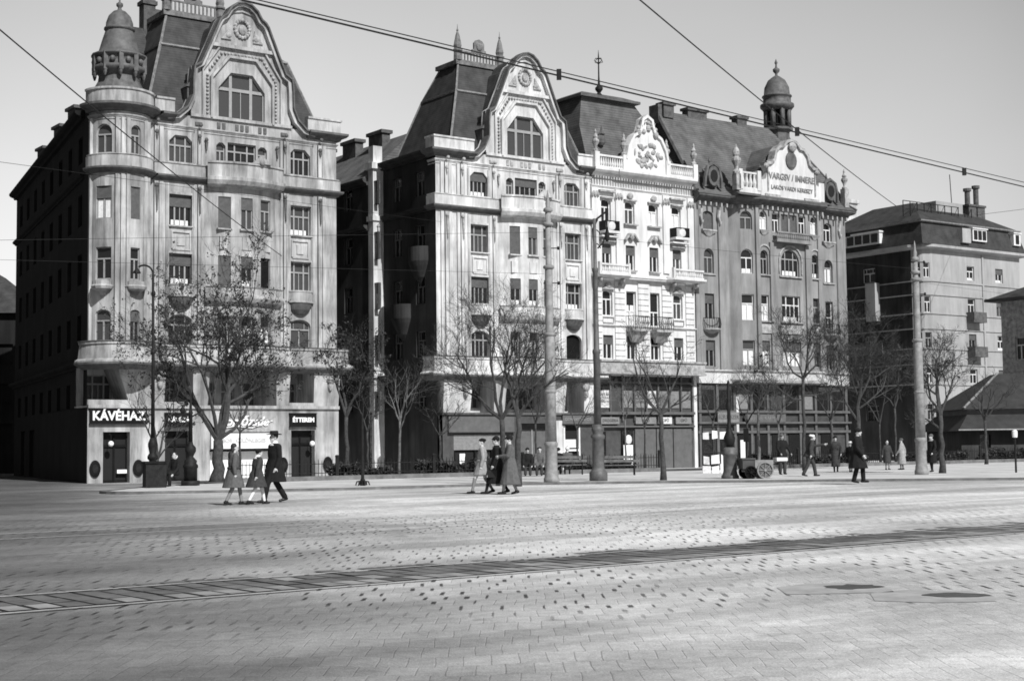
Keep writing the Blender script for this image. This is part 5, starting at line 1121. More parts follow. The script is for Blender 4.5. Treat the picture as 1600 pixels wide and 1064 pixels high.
# ================================================================ trees
def tree(label,base,H,tr,fork,spread,seed,limbs=None,leaf=0,bark=None,levels=4,lean=(0,0),dens=1.,kind='bare_tree',lsize=.1,zf=None):
    x,y=base; o=thing(kind,label,'tree',(x,y,gz(x,y)),0); rn=random.Random(seed); bk=bark or M_BARK
    tp=Vector((lean[0],lean[1],fork)); q=MB(); n=6; pts=[]; rad=[]
    for i in range(n+1):
        f=i/n; pts.append(Vector((lean[0]*f+.06*rn.uniform(-1,1)*(0<i<n)*(tr/.15),lean[1]*f,fork*f-.1*(i==0)))); rad.append(tr*(1.45 if i==0 else (1.1 if i==1 else 1))*(1-.25*f))
    pts[-1]=tp; q.tube(pts,rad,8); q.build('trunk',bk,o,True)
    cr=MB(); tips=[]
    def branch(p,d,L,r,lv):
        k=5 if lv<2 else (4 if lv<3 else 3); P=[p]; Q=[r]; dd=d.copy()
        for i in range(k):
            dd=(dd+Vector((rn.gauss(0,.17),rn.gauss(0,.17),rn.gauss(.045,.12)))).normalized(); P.append(P[-1]+dd*L/k); Q.append(max(.0045,r*(1-.72*(i+1)/k)))
        cr.tube(P,Q,6 if lv==0 else (5 if lv==1 else 3),lv<2)
        if lv>=levels-1:
            tips.extend(P[1:]); return
        m={0:6,1:6,2:6,3:5,4:4}[lv]; m=max(2,int(m*dens+rn.random()))
        for j in range(m):
            f=.3+.7*(j+rn.random()*.6)/m; i=min(k-1,int(f*k)); c=P[i].lerp(P[i+1],min(1,f*k-i)); td=(P[i+1]-P[i]).normalized()
            ax=td.orthogonal().normalized(); ax.rotate(Matrix.Rotation(rn.random()*6.28,3,td)); a=rn.uniform(.45,1.0)
            nd=(td*math.cos(a)+ax*math.sin(a)+Vector((0,0,.15))).normalized(); branch(c,nd,L*rn.uniform(.42,.62),max(.0055,Q[i]*.6),lv+1)
    hh=H-fork
    if limbs is None:
        k=rn.choice((3,4)); limbs=[]
        for j in range(k): a=2*PI*(j+rn.random()*.5)/k; limbs.append((math.cos(a)*spread,math.sin(a)*spread*.8,hh*rn.uniform(.65,.95),0))
    for L in limbs:
        dx,dy,dz,z0=L[:4]; v=Vector((dx,dy,dz)); st=tp+Vector((0,0,z0)) if z0==0 else Vector((lean[0]*(fork+z0)/fork,lean[1]*(fork+z0)/fork,fork+z0)); branch(st,v.normalized(),v.length*.82,tr*(L[4] if len(L)>4 else .6),0)
    cr.build('crown',M_TWIG if bk is M_BARK else bk,o)
    if leaf:
        lf=MB()
        for k in range(leaf):
            if k%4==0: tc_=rn.choice(tips)
            c=tc_+Vector((rn.gauss(0,.055),rn.gauss(0,.055),rn.gauss(-.03,.055))); a=Vector((rn.gauss(0,1),rn.gauss(0,1),rn.gauss(0,1))).normalized(); b=a.orthogonal().normalized(); b.rotate(Matrix.Rotation(rn.random()*6.28,3,a)); s=lsize*rn.uniform(.5,1.2)
            lf.face(c-a*s,c+b*s*.55,c+a*s,c-b*s*.55)
        lf.build('foliage',M_LEAF,o,fix=False)
    return o
def gp(px,Y): return ((px-800)/2320*Y,Y)
tree('big forked tree with dark leafy crown before the corner coffee house',gp(338,61),9.2,.26,1.75,3,11,[(-1.9,.3,4.6,0,.62),(2.9,-.3,4.3,0,.68),(.5,.5,6.6,0,.45),(-1.0,-.6,6.0,0,.38),(3.9,.3,2.9,0,.32)],9500,None,5,(.05,0),.95,'leafy_tree',.06)
tree('thin many-stemmed bare tree behind the dark wooden box',gp(246,60),4.6,.07,1.0,1.0,12,[(-.8,.1,2.9,0,.8),(.5,.1,3.1,0,.8),(.1,-.2,3.4,0,.8),(.9,0,2.2,0,.6)],160,None,3,(0,0),.9)
tree('small bare tree before the bright white shop window',gp(374,67),3.9,.06,2.2,1,13,[(-.9,0,1.0,0,.7),(1.1,0,.9,0,.7),(.1,.2,1.6,0,.7)],0,None,3)
tree('leafy tree half in shade at the right corner of the coffee house',gp(540,78),7.6,.13,3.2,1.6,14,None,2000,None,5,(0,0),.8,'leafy_tree',.07)
tree('slim bare sapling right of the signal post',gp(573,68),4.6,.06,2.1,1.0,15,None,0,None,3)
tree('bare pale sapling with one low side branch before the dark side street',gp(622,70),5.6,.075,2.6,1.3,16,[(-.9,0,1.8,0,.6),(.4,0,2.8,0,.8),(1.9,.3,2.2,-.4,.5),(-.6,.3,2.4,.0,.5)],0,M_BARKL,3,(.05,0))
tree('small low-forked bare tree left of the walking women',gp(686,70),4.0,.075,1.9,1.2,17,[(-1.1,0,1.5,0,.6),(.9,0,1.7,0,.6),(.3,.3,1.9,0,.6),(1.3,-.2,.9,0,.5)],0,None,4,(0,0),.7)
tree('large bare tree spreading before the pale twin house',gp(786,70),9.0,.15,2.6,3,18,[(-3.8,.2,3.0,0,.6),(-2.6,-.3,4.6,0,.6),(-.6,.5,5.4,0,.6),(1.2,0,5.2,0,.6),(2.8,.4,3.8,0,.5),(3.6,.3,2.6,0,.45),(-3.4,.6,1.9,0,.4)],0,None,5,(-.1,0),.95)
tree('dark upright bare tree close behind the walking women',gp(806,50.4),5.6,.11,2.3,1.2,19,[(-.5,.1,2.6,0,.6),(.7,0,2.8,0,.6),(.2,.3,3.2,0,.6),(1.2,.2,1.8,0,.4)],0,None,4,(.05,0),.7)
tree('thin bare tree left of the tall pale pole',gp(835,72),5.0,.06,2.4,1.2,20,None,0,None,3)
tree('bare tree with one long arched branch before the white house',gp(1033,54),5.6,.10,2.45,1.6,21,[(-1.7,0,2.4,0,.6),(1.0,.2,2.7,0,.55),(1.5,-.2,.7,0,.5),(-.4,.3,2.9,0,.5),(-1.2,0,1.2,0,.4)],0,None,5,(-.06,0),.55)
tree('slender bare tree with fine twiggy crown behind the bending man',gp(1253,69),7.2,.085,4.3,1.7,22,[(-2.6,0,1.9,0,.6),(2.2,0,2.2,0,.6),(.2,.5,2.9,0,.7),(2.9,.2,.8,-.8,.5),(-3.0,.2,.9,-1.0,.5),(.3,-.4,2.6,-.5,.5),(-1.4,.4,2.6,0,.5)],60,None,5,(.05,0),.85)
tree('bare tree with curved side limbs behind the man in black',gp(1339,71),7.0,.13,2.3,2,23,[(-2.0,0,2.8,0,.5),(2.0,.2,3.2,1.0,.5),(0,.2,4.6,0,.8),(-1.2,-.3,3.4,1.2,.4),(2.8,0,1.6,.6,.4),(1.0,.3,4.0,1.0,.4)],60,None,5,(0,0),.85)
tree('dark upright bare tree right of the last tall pole',gp(1467,60),5.4,.12,2.4,1.4,24,[(-.9,.1,2.0,0,.5),(1.0,0,2.0,0,.5),(.1,.2,2.9,0,.8),(-.9,0,1.0,-.6,.4),(.7,.3,2.7,.3,.5)],40,None,5,(0,0),.85)
tree('bare tree before the low pavilion',gp(1536,80),4.6,.09,2.4,1.4,25,None,0,None,4,(0,0),.7)
tree('thin dark tree between the man in black and the last tall pole',gp(1396,84),7.0,.08,3.2,1.7,26,None,80,None,5,(0,0),.8)
tree('thin pale sapling right of the handcart',gp(1214,70),4.4,.055,2.2,.9,27,None,0,M_BARKL,3)
tree('slim pale tree behind the handcart',gp(1183,71),5.2,.08,3.0,1.0,28,None,0,M_BARKL,3)
tree('slender sapling before the shop windows of the white house',gp(975,74),5.0,.05,2.6,1.0,29,None,0,M_BARKL,3)
tree('bare twiggy tree before the grey gabled house, left of its bay',gp(1112,76),5.2,.07,2.5,1.2,30,None,0,None,4,(0,0),.7)
tree('hazy bare tree between the handcart and the bending man, far back by the shops',gp(1165,88),6.4,.07,2.6,1.8,41,None,0,None,5,(0,0),.75)
tree('hazy bare tree far back by the shops, just left of the man in black',gp(1296,92),7.2,.08,2.8,2.0,42,None,0,None,5,(0,0),.75)
tree('hazy bare tree far back before the shutters of the white house',gp(1005,90),5.8,.06,2.6,1.4,43,None,0,None,5,(0,0),.65)
tree('hazy bare tree far back before the doorway of the pale twin house',gp(900,88),5.6,.06,2.5,1.5,44,None,0,None,5,(0,0),.65)
tree('hazy bare tree far back in the dark gap left of the last tall pole',gp(1372,104),7.6,.08,2.8,2.0,45,None,0,None,5,(0,0),.7)
# ================================================================ poles and lamps
def tall_pole(px,Y,label,H,r,mt):
    x,y=gp(px,Y); z=gz(x,y)+.06; t=thing('tram_pole',label,'pole',(x,y,z),0,'tall tram wire poles')
    q=MB(); q.lathe([(r*1.85,-.05),(r*1.85,.14),(r*1.65,.2),(r*1.6,.32),(r*1.45,.38),(r*1.4,1.25),(r*1.6,1.3),(r*1.6,1.38),(r*1.38,1.44)],0,0,16); q.build('base',mt,t,True)
    q=MB(); q.lathe([(r*1.35,1.4),(r*1.25,3.2),(r*1.2,5.2),(r*.95,5.3),(r*.9,7.6),(r*.72,7.7),(r*.66,H-.4)],0,0,14); s=q.build('shaft',mt,t,True)
    for zz,k in ((3.2,1.35),(5.22,1.4),(7.62,1.25),(H-.85,1.2)): q=MB(); q.lathe([(r*k*.9,zz-.06),(r*k*1.06,zz-.02),(r*k*1.06,zz+.03),(r*k*.85,zz+.07)],0,0,14); q.build('collar',mt,s,True)
    q=MB(); q.lathe([(r*.66,H-.42),(r*1.15,H-.37),(r*1.05,H-.28),(r*.5,H-.22),(r*.6,H-.08),(r*.25,H+.1),(r*.3,H+.16),(.01,H+.4)],0,0,12); q.build('finial',mt,t,True)
    for zz in (7.05,8.3): q=MB(); q.tube([(-.2,0,zz),(.35,0,zz)],.02,5); q.ell((.35,0,zz),(.05,.05,.07),6,5); q.build('wire_bracket',M_IRON,s)
    return t
tall_pole(859,52.5,'tall pale ringed tram pole with urn finial right of the walking women',10.0,.15,M_POLE)
tall_pole(1435,58,'tall slim pale tram pole before the corner tenement at the right',8.75,.145,M_POLE)
x,y=gp(932,54.2); t=thing('street_lamp','dark ornate iron lamp post with curled bracket arm before the white house','lamp',(x,y,.06)); r=.2
q=MB(); q.lathe([(.33,-.05),(.33,.3),(.28,.36),(.24,.42),(.22,.5),(.21,1.5),(.26,1.56),(.26,1.64),(.18,1.72),(.23,1.82),(.23,1.9),(.14,2.05)],0,0,16); q.build('base',M_POLED,t,True)
q=MB(); q.lathe([(.135,2.0),(.12,4.6),(.15,4.65),(.15,4.75),(.105,4.8),(.085,7.6),(.115,7.65),(.115,7.75),(.07,7.8),(.06,9.6)],0,0,12); q.build('shaft',M_POLED,t,True)
q=MB(); q.tube([(0,0,8.4),(-.05,0,9.2),(.1,0,9.6),(.3,0,9.75),(.48,0,9.9),(.5,0,10.1)],[.05,.045,.04,.04,.035,.02],6)
for k in range(2): q.tube([(.05+.16*math.cos(a)*(1-.1*i),0,9.0-.5*k+.18*math.sin(a)) for i,a in enumerate([PI*j/5 for j in range(9)])],.022,5)
q.tube([(.45,0,9.85),(.46,0,9.1),(.3,0,8.7),(.1,0,8.5)],.03,5); q.build('bracket',M_IRON,t)
q=MB(); q.lathe([(.03,8.75),(.08,8.8),(.09,8.95),(.06,9.15),(.03,9.3)],.46,0,8); q.build('arc_lamp',M_IRON,t)
x,y=gp(238,53); t=thing('street_lamp','thin dark lamp post with a shepherd-crook top before the coffee house corner','lamp',(x,y,gz(x,y)+.06))
q=MB(); q.lathe([(.2,-.05),(.2,.5),(.14,.6),(.13,.95),(.19,1.0),(.19,1.1),(.12,1.2),(.17,1.45),(.17,1.55),(.09,1.75)],0,0,12); q.build('base',M_IRON,t,True)
q=MB(); q.tube([(0,0,1.6),(0,0,4.8),(-.02,0,7.6)],[.075,.055,.045],8); q.ell((0,0,6.9),(.08,.08,.12),8,6); q.ell((0,0,4.8),(.08,.08,.1),8,6); q.build('shaft',M_IRON,t,True)
q=MB(); q.tube([(-.02+.33*(math.cos(a)-1),0,7.6+.33*math.sin(a)) for a in [PI*j/10 for j in range(8)]],.035,6); q.lathe([(.03,7.85),(.06,7.8),(.14,7.68),(.14,7.64)],-.6,0,8); q.build('crook',M_IRON,t)
x,y=gp(297,54.5); t=thing('lantern_post','squat cast-iron lantern post with swelling base and scroll arms by the coffee house','lamp',(x,y,gz(x,y)+.06))
q=MB(); q.box(-.28,-.28,-.05,.28,.28,.18); q.lathe([(.25,.18),(.25,.62),(.28,.66),(.28,.74),(.22,.8),(.24,.9),(.1,1.05),(.13,1.12),(.2,1.25),(.2,1.38),(.1,1.5),(.08,1.6)],0,0,12); q.build('base',M_IRON,t,True)
q=MB(); q.lathe([(.08,1.55),(.06,2.6),(.09,2.65),(.05,2.75),(.045,3.1),(.02,3.3)],0,0,8); q.build('shaft',M_IRON,t,True)
for s in (1,-1): q=MB(); q.tube([(0,0,2.5),(s*.25,0,2.62),(s*.45,0,2.5),(s*.5,0,2.35),(s*.42,0,2.3)],[.03,.03,.028,.025,.02],5); q.ell((s*.3,0,2.75),(.1,.06,.12),7,5); q.build('scroll_arm',M_IRON,t)
x,y=gp(1137,55.2); t=thing('lamp_column','iron lamp column on a round drum pedestal with crossbar, beside the handcart','lamp',(x,y,.06))
q=MB(); q.lathe([(.33,-.05),(.33,.1),(.28,.16),(.25,.3),(.25,.85),(.28,.88),(.28,.95),(.25,.98),(.24,1.12),(.15,1.16)],0,0,16); q.build('pedestal',M_POLED,t,True)
q=MB(); q.lathe([(.1,1.1),(.2,1.35),(.22,1.5),(.12,1.75),(.07,1.85),(.065,2.5),(.1,2.6),(.1,2.75),(.055,2.85),(.05,3.55),(.02,3.65)],0,0,10); q.build('shaft',M_IRON,t,True)
q=MB(); q.tube([(-.42,0,3.45),(.42,0,3.45)],.02,5); q.build('crossbar',M_IRON,t)
x,y=gp(565,51.5); t=thing('signal_post','thin dark post on a low scrolled iron foot at the kerb','post',(x,y,.06)); q=MB(); q.lathe([(.06,.1),(.045,.9),(.04,2.4),(.02,2.5)],0,0,8); q.build('post',M_IRON,t)
q=MB()
for k in range(6): a=k*PI/3; q.tube([(.05*math.cos(a),.05*math.sin(a),.16),(.2*math.cos(a),.2*math.sin(a),.14),(.24*math.cos(a),.24*math.sin(a),.02)],.025,5)
q.lathe([(.09,0),(.09,.2),(.05,.25)],0,0,8); q.build('foot',M_IRON,t)
x,y=gp(1163,55.5); t=thing('sign_post','short dark stop post with boxed head behind the handcart','post',(x,y,.06)); q=MB(); q.tube([(0,0,0),(0,0,1.6)],.035,6); q.build('post',M_IRON,t); q=MB(); q.box(-.09,-.06,1.35,.09,.06,1.85); q.build('head',M_BLACK,t)
x,y=gp(1582,59.5); t=thing('sign_post','short post with a small white plate before the pavilion railing','post',(x,y,.06)); q=MB(); q.tube([(0,0,0),(0,0,1.45)],.04,6); q.build('post',M_IRON,t); q=MB(); q.lathe([(.1,1.4),(.11,1.5),(.11,1.65),(.06,1.7)],0,0,8); q.build('plate',M_WHITE,t)
# dark box, handcart, news stand, benches
x,y=gp(242,52.6); t=thing('wooden_box','dark six-sided wooden box with rim at the foot of the thin lamp post','box',(x+.05,y-.3,gz(x,y)+.06)); q=MB(); q.lathe([(.42,-.03),(.42,.9),(.36,.9),(.36,.8)],0,0,6); q.build('body',mat('dark_wood',.02,.7,.4,6),t); q=MB(); q.lathe([(.46,.84),(.46,.92),(.40,.92),(.40,.84)],0,0,6); q.build('rim',M_IRON,t)
x,y=gp(1182,54.8); t=thing('handcart','two-axle handcart with dark crate and pale box body on spoked wheels','cart',(x,y,.06),R(8))
def wheel(rad,xx,yy,mt):
    q=MB(); n=18; q.lathe([(rad,-.025),(rad,.025),(rad-.04,.025),(rad-.04,-.025),(rad,-.025)],0,0,n)
    for k in range(8): a=PI*k/4; q.tube([(0,0,0),((rad-.03)*math.cos(a),(rad-.03)*math.sin(a),0)],.014,4)
    q.lathe([(.05,-.05),(.05,.05)],0,0,8); q.build('wheel',mt,t,M=Matrix.Translation((xx,yy,rad))@Matrix.Rotation(PI/2,4,'X'))
for yy in (-.38,.38): wheel(.24,-.42,yy,M_BLACK); wheel(.31,.12,yy,M_POLE)
q=MB(); q.box(-.7,-.3,.36,-.25,.3,.72); q.box(-.74,-.33,.7,-.21,.33,.76); q.build('crate',M_SHOP,t); q=MB(); q.box(-.24,-.32,.3,.45,.32,.68); q.box(-.6,-.2,.25,.5,.2,.32); q.build('body',M_POLE,t)
for yy in (-.25,.25): q=MB(); q.tube([(.4,yy,.55),(.75,yy,.62),(1.0,yy,.6)],.022,5); q.build('shaft',M_WOOD,t)
t2=thing('parcel','small white parcel lying on the handcart shafts','parcel',(x+.78,y-.05,.70),R(8)); q=MB(); q.box(-.2,-.24,0,.2,.24,.12); q.build('wrapping',M_WHITE,t2)
x,y=gp(1114,66); t=thing('news_stand','open stand hung with white papers and cards behind the iron lamp column','stand',(x,y,gz(x,y)),R(5))
q=MB()
for xx in (-.55,.55): q.tube([(xx,0,0),(xx,0,2.1)],.03,5)
q.tube([(-.55,0,2.1),(.55,0,2.1)],.03,5); q.tube([(-.55,0,.95),(.55,0,.95)],.03,5); q.build('frame',M_IRON,t)
rn=random.Random(4)
for k in range(9):
    xx=-.4+.4*(k%3); zz=(1.55,.45,.05)[k//3]; w_,h_=rn.uniform(.12,.2),rn.uniform(.15,.22); q=MB(); q.prism([(xx-w_,zz),(xx+w_,zz+rn.uniform(-.05,.05)),(xx+w_*.9,zz+2*h_),(xx-w_,zz+2*h_+rn.uniform(-.05,.05))],-.05-.01*k,-.04-.01*k); q.build('paper',M_WHITE if k%3 else M_POST,t)
t=thing('paper_notice','upright white notice on the shop pier behind the iron lamp column','notice',(*gp(1159,67),.2),0); q=MB(); q.box(-.14,0,.2,.14,.04,1.3); q.build('board',M_WHITE,t)
def bench(px,Y,rz,label):
    x,y=gp(px,Y); t=thing('park_bench',label,'bench',(x,y,gz(x,y)+.05),rz,'park benches along the railing')
    q=MB()
    for k in range(3): q.box(-.85,-.2+.15*k,.42,.85,-.08+.15*k,.46)
    q.build('seat',M_WOOD,t); q=MB()
    for k in range(2): q.box(-.85,.24,.56+.16*k,.85,.28,.68+.16*k)
    q.build('backrest',M_WOOD,t)
    for s in (-.65,.65): q=MB(); q.tube([(s,-.22,0),(s,-.15,.42),(s,.22,.42),(s,.3,.9)],.025,5); q.tube([(s,.25,.42),(s,.32,0)],.025,5); q.build('leg',M_IRON,t)
bench(828,64,R(0),'wooden bench under the tall pale pole, two people on it'); bench(884,66,R(180),'wooden bench seen from behind between the two tall posts'); bench(964,63.5,R(180),'wooden bench seen from behind right of the dark lamp post')
# ================================================================ overhead wires
def wire(label,pts,r,sag=.0,clamps=0):
    P=[]; a,b=Vector(pts[0]),Vector(pts[-1]); n=16
    for i in range(n+1): t=i/n; p=a.lerp(b,t); p.z-=sag*4*t*(1-t); P.append(p)
    q=MB(); q.tube(P,r,4); o=thing('overhead_wire',label,'wire',tuple(P[0])); q.v=[tuple(Vector(v)-P[0]) for v in q.v]; q.build('cable',M_IRON,o)
    for k in range(clamps): p=P[int((k+1)*n/(clamps+1))]-P[0]; q=MB(); q.box(p.x-.03,p.y-.03,p.z-.05,p.x+.03,p.y+.03,p.z+.08); q.build('clamp',M_IRON,o)
def wp(px,py,Y):
    v=F+RR*((px-800)/FPX)+UU*((532-py)/FPX); s=Y/v.y; return (v.x*s,Y,CAMH+v.z*s)
wire('thick tram contact wire crossing the sky above the roofs from upper left to right edge',[wp(300,-18,14.5),wp(1700,316,30.5)],.013,.0,3)
wire('thinner feeder wire running just above the thick tram contact wire',[wp(300,-24,14.6),wp(1700,309,30.5)],.008,0)
wire('wire slanting down from the left edge over the turret to the street wall',[wp(-30,22,22),wp(440,400,52)],.012,.1)
wire('wire slanting from the top edge down past the domed roof lantern',[wp(985,-12,24),wp(1400,322,60)],.013,.1)
wire('pair-mate span wire from left edge rising at the coffee house cornice',[wp(-40,248,30),wp(690,347,62)],.006,.0)
wire('slack span wire from left edge to the tall pale pole',[wp(-40,376,40),wp(852,363,52)],.006,.0)
wire('span wire from the tall pale pole to the last tall pole',[wp(856,362,52.4),wp(1430,420,57.5)],.006,.05)
wire('low span wire across the middle of the twin houses',[wp(-40,405,45),wp(850,428,52)],.006,.0)
wire('span wire from the last tall pole to the right edge',[wp(1428,440,57.6),wp(1650,470,70)],.006,0)
wire('thin wire from the right chimneys to the right edge',[wp(1528,336,140),wp(1640,322,120)],.02,0)
# ================================================================ people
M_SKIN=mat('skin',.50,.6,.06,20); M_HAIR=mat('dark_hair',.025,.6,.3,40); M_COATB=mat('black_cloth',.010,.9,.3,14); M_COATD=mat('dark_grey_cloth',.045,.9,.25,12); M_COATM=mat('grey_cloth',.10,.9,.25,10); M_COATL=mat('light_wool',.30,.9,.2,10); M_STOCK=mat('white_stocking',.75,.8,.06,10); M_SHOE=mat('shoe_leather',.015,.4,.3,20); M_EYE=mat('eye_dark',.02,.3,.1,10); M_TAN=mat('stocking_grey',.22,.7,.1,12)
def fuse(mb,name,mt,parent,vox,sm=True):
    o=mb.build(name,mt); r=o.modifiers.new('r','REMESH'); r.mode='VOXEL'; r.voxel_size=vox; r.use_smooth_shade=True
    sm_=o.modifiers.new('s','SMOOTH'); sm_.iterations=3; sm_.factor=.5
    bpy.context.view_layer.update(); me=evalmesh(o,name); bpy.data.objects.remove(o); me.materials.clear(); me.materials.append(mt)
    p=bpy.data.objects.new(name,me); col.objects.link(p); p.parent=parent; return p
def person(label,base,face,h=1.72,coat=None,hem=.45,flare=.22,sk=.25,arms=((.12,.05),(-.12,.05)),legs=None,leg_m=None,shoe=None,hat=None,hat_m=None,hair=0,collar=None,bag=False,seated=False,bend=0.,vox=.016,width=1.,group=None,belt=None,headturn=0.):
    # local frame: faces +y, right hand at +x
    x,y=base; z0=gz(x,y)+(.06 if base[1]>47 else .004); s=h/1.72
    t=thing('person',label,'person',(x,y,z0),face,group); t.scale=(s,s,s)
    B=MB(); hip=.90 if not seated else .50; fr=sk; wd=width
    sh=1.40 if not seated else 1.0; dz=sh-1.40
    lean=Vector((0,bend,0))
    def tz(z): return z+dz
    H=Vector((0,.03+bend*1.15,tz(1.585)-bend*.35)); HR=Matrix.Rotation(headturn,3,'Z')
    # head with face
    B.ell(H+Vector((0,-.012,.03)),(.077,.096,.098),16,11); B.ell(H+HR@Vector((0,.022,-.035)),(.062,.068,.088),14,9); B.cap(H+HR@Vector((0,.088,.012)),H+HR@Vector((0,.108,-.022)),.012,.017,7)
    for sx in (-1,1): B.ell(H+HR@Vector((sx*.078,-.01,-.005)),(.012,.024,.034),7,5); B.ell(H+HR@Vector((sx*.03,.082,.022)),(.026,.014,.012),7,5)
    B.ell(H+HR@Vector((0,.086,-.062)),(.028,.014,.012),8,5); B.ell(H+HR@Vector((0,.075,-.105)),(.026,.022,.02),8,5)
    B.cap((0,bend*.9,tz(1.40)),H+Vector((0,-.01,-.05)),.062,.054,10)
    # trunk
    B.cap((0,0,hip+.02),(0,bend*.45,tz(1.15)),.13,.125,12)
    for sx in (-1,1): B.cap((sx*.06,bend*.5,tz(1.15)),(sx*.11,bend*.85,tz(1.33)),.12,.085,10)
    joints=[]
    for i,sx in enumerate((-1,1)):
        f=fr*(1 if i==0 else -1)
        hp=Vector((sx*.09,0,hip))
        if seated: kn=Vector((sx*.11,.42,.49)); an=Vector((sx*.11,.42,.09))
        elif f>0: an=Vector((sx*.07,f+.02,.085)); kn=Vector((sx*.085,f*.62+.05,.475))
        else: an=Vector((sx*.07,f,.085+abs(f)*.14)); kn=Vector((sx*.085,f*.38+.03,.475))
        B.cap(hp,kn,.085,.058,10); B.cap(kn,an,.054,.038,10)
        to=an+(Vector((0,.15,-.045)) if f>=0 or seated else Vector((0,.13,-.085))); he=an+Vector((0,-.05,-.04)); B.cap(he,to,.034,.028,8); joints.append((hp,kn,an,he,to))
    hands=[]; arm=[]
    for i,sx in enumerate((-1,1)):
        fw,out=arms[i][:2]; el=arms[i][2] if len(arms[i])>2 else None
        S=Vector((sx*.175*wd,bend*.85,tz(1.36)))
        E_=Vector((sx*(.21+out),bend*.6+fw*.55-.03,tz(1.09))) if el is None else Vector(el[0])+Vector((0,0,dz)); Wr=Vector((sx*(.2+out*.9),bend*.4+fw*1.35+.04,tz(.86)+abs(fw)*.12)) if el is None else Vector(el[1])+Vector((0,0,dz))
        B.cap(S,E_,.055,.043,10); B.cap(E_,Wr,.041,.028,10)
        d=(Wr-E_).normalized(); a=d.cross(Vector((sx*1.,0.2,0))).normalized(); n=d.cross(a)
        pm=Wr+d*.06; B.ell(pm,(.030,.036,.046),9,7,d.to_track_quat('Z','Y').to_matrix())
        for k,(L,off) in enumerate(((.066,-.033),(.076,-.011),(.072,.011),(.056,.032))):
            b=Wr+d*.095+a*off; m=b+d*L*.5+n*.012; B.cap(b-d*.02,m,.0088,.0085,6); B.cap(m,m+d*L*.42+n*.022,.0083,.0072,6)
        b=Wr+d*.04-a*.034; B.cap(b,b+d*.035-a*.03,.011,.010,6); B.cap(b+d*.035-a*.03,b+d*.065-a*.028,.010,.008,6)
        arm.append((S,E_,Wr)); hands.append(pm)
    fuse(B,'body',M_SKIN,t,max(.010,vox*.75))
    for sx in (-1,1):
        q=MB(); q.ell(H+HR@Vector((sx*.03,.093,.008)),(.013,.006,.008),7,5); q.build('eye',M_EYE,t)
    q=MB(); q.ell(H+HR@Vector((0,.099,-.062)),(.022,.006,.006),7,5); q.build('mouth',mat('lips',.2,.6,.05,9),t)
    # coat or dress
    if coat:
        c=MB(); prof=[(.075,.07,tz(1.455)),(.17*wd,.095,tz(1.41)),(.205*wd,.125,tz(1.33)),(.20*wd,.145,tz(1.2)),(.175*wd,.135,tz(1.05))]
        if seated: prof+=[(.2,.16,.55),(.2,.16,.44)]
        else:
            zs=[.92,.75,.6,.5,hem]; zs=sorted({z for z in zs if z>=hem},reverse=True)
            for z in zs: k=(1.0-z)/(1.0-hem+1e-6); prof.append(((.185+(flare-.185)*max(0,k))*wd,.15+(flare*.95+abs(fr)*.25-.15)*max(0,k),z))
        n=18; v=[];f=[]
        for j,(rx,ry,z) in enumerate(prof):
            yo=bend*max(0,min(1,(z-dz-.9)/.5)); 
            for i in range(n): a=2*PI*i/n; w_=1+.06*math.sin(6*a+.6*j)*math.sin(2.3*a+1) if z<1.0 else 1+.03*math.sin(4*a+2*j); v.append((rx*w_*math.cos(a),ry*(.5+.5*wd)*w_*math.sin(a)+yo,z))
        for j in range(len(prof)-1):
            for i in range(n): f.append((j*n+i,j*n+(i+1)%n,(j+1)*n+(i+1)%n,(j+1)*n+i))
        f.append(tuple(range(n))); f.append(tuple((len(prof)-1)*n+i for i in range(n-1,-1,-1))); c.add(v,f)
        for S,E_,Wr in arm: c.cap(S,E_,.078,.064,10); c.cap(E_,E_.lerp(Wr,.96),.064,.05,10)
        if seated:
            for hp,kn,an,he,to in joints: c.cap(hp,kn,.11,.09,10)
        fuse(c,'coat',coat,t,vox)
    if collar: q=MB(); q.lathe([(.07,tz(1.5)),(.10,tz(1.44)),(.16,tz(1.40)),(.155,tz(1.385)),(.08,tz(1.42))],0,bend*.85,14,ey=.85); q.build('collar',collar,t,True)
    if belt: q=MB(); q.lathe([(.185*wd,tz(1.0)),(.19*wd,tz(1.03)),(.185*wd,tz(1.06))],0,bend*.2,16,ey=.8); q.build('belt',belt,t,True)
    if leg_m:
        for hp,kn,an,he,to in joints:
            c=MB(); tr=legs=='trousers'
            c.cap(hp if tr else kn,kn,.10 if tr else .066,.078 if tr else .062,10); c.cap(kn,an+Vector((0,0,.01)),.078 if tr else .062,.072 if tr else .045,10); fuse(c,'trouser_leg' if tr else 'stocking',leg_m,t,vox)
    for hp,kn,an,he,to in joints:
        c=MB(); c.cap(he+Vector((0,0,.0)),to,.043,.036,9); c.cap(he,an,.043,.048,8); fuse(c,'shoe',shoe or M_SHOE,t,vox)
    if hair:
        q=MB(); q.ell(H+HR@Vector((0,-.028,.045)),(.088,.095,.098),14,9)
        if hair>1: q.ell(H+Vector((0,-.065,-.05)),(.085,.06,.11),12,8)
        if hair>2: q.ell((0,-.10+bend,tz(1.36)),(.11,.06,.14),10,8)
        fuse(q,'hair',M_HAIR,t,vox)
    top=H+Vector((0,-.01,.075))
    if hat=='fedora':
        q=MB(); q.lathe([(.175,.0),(.18,.012),(.10,.022),(.096,.075),(.085,.10),(.05,.092),(.01,.088)],0,0,18,ey=1.12); q.v=[(v[0]+top.x,v[1]+top.y,v[2]+top.z-.01+.02*(abs(v[0])/.18)**2) for v in q.v]; q.build('hat',hat_m,t,True)
    if hat=='cloche':
        q=MB(); q.ell(top+Vector((0,-.01,-.03)),(.098,.112,.092),16,10); q.ell(top+Vector((.02,.02,-.035)),(.115,.125,.025),14,6); fuse(q,'hat',hat_m,t,vox)
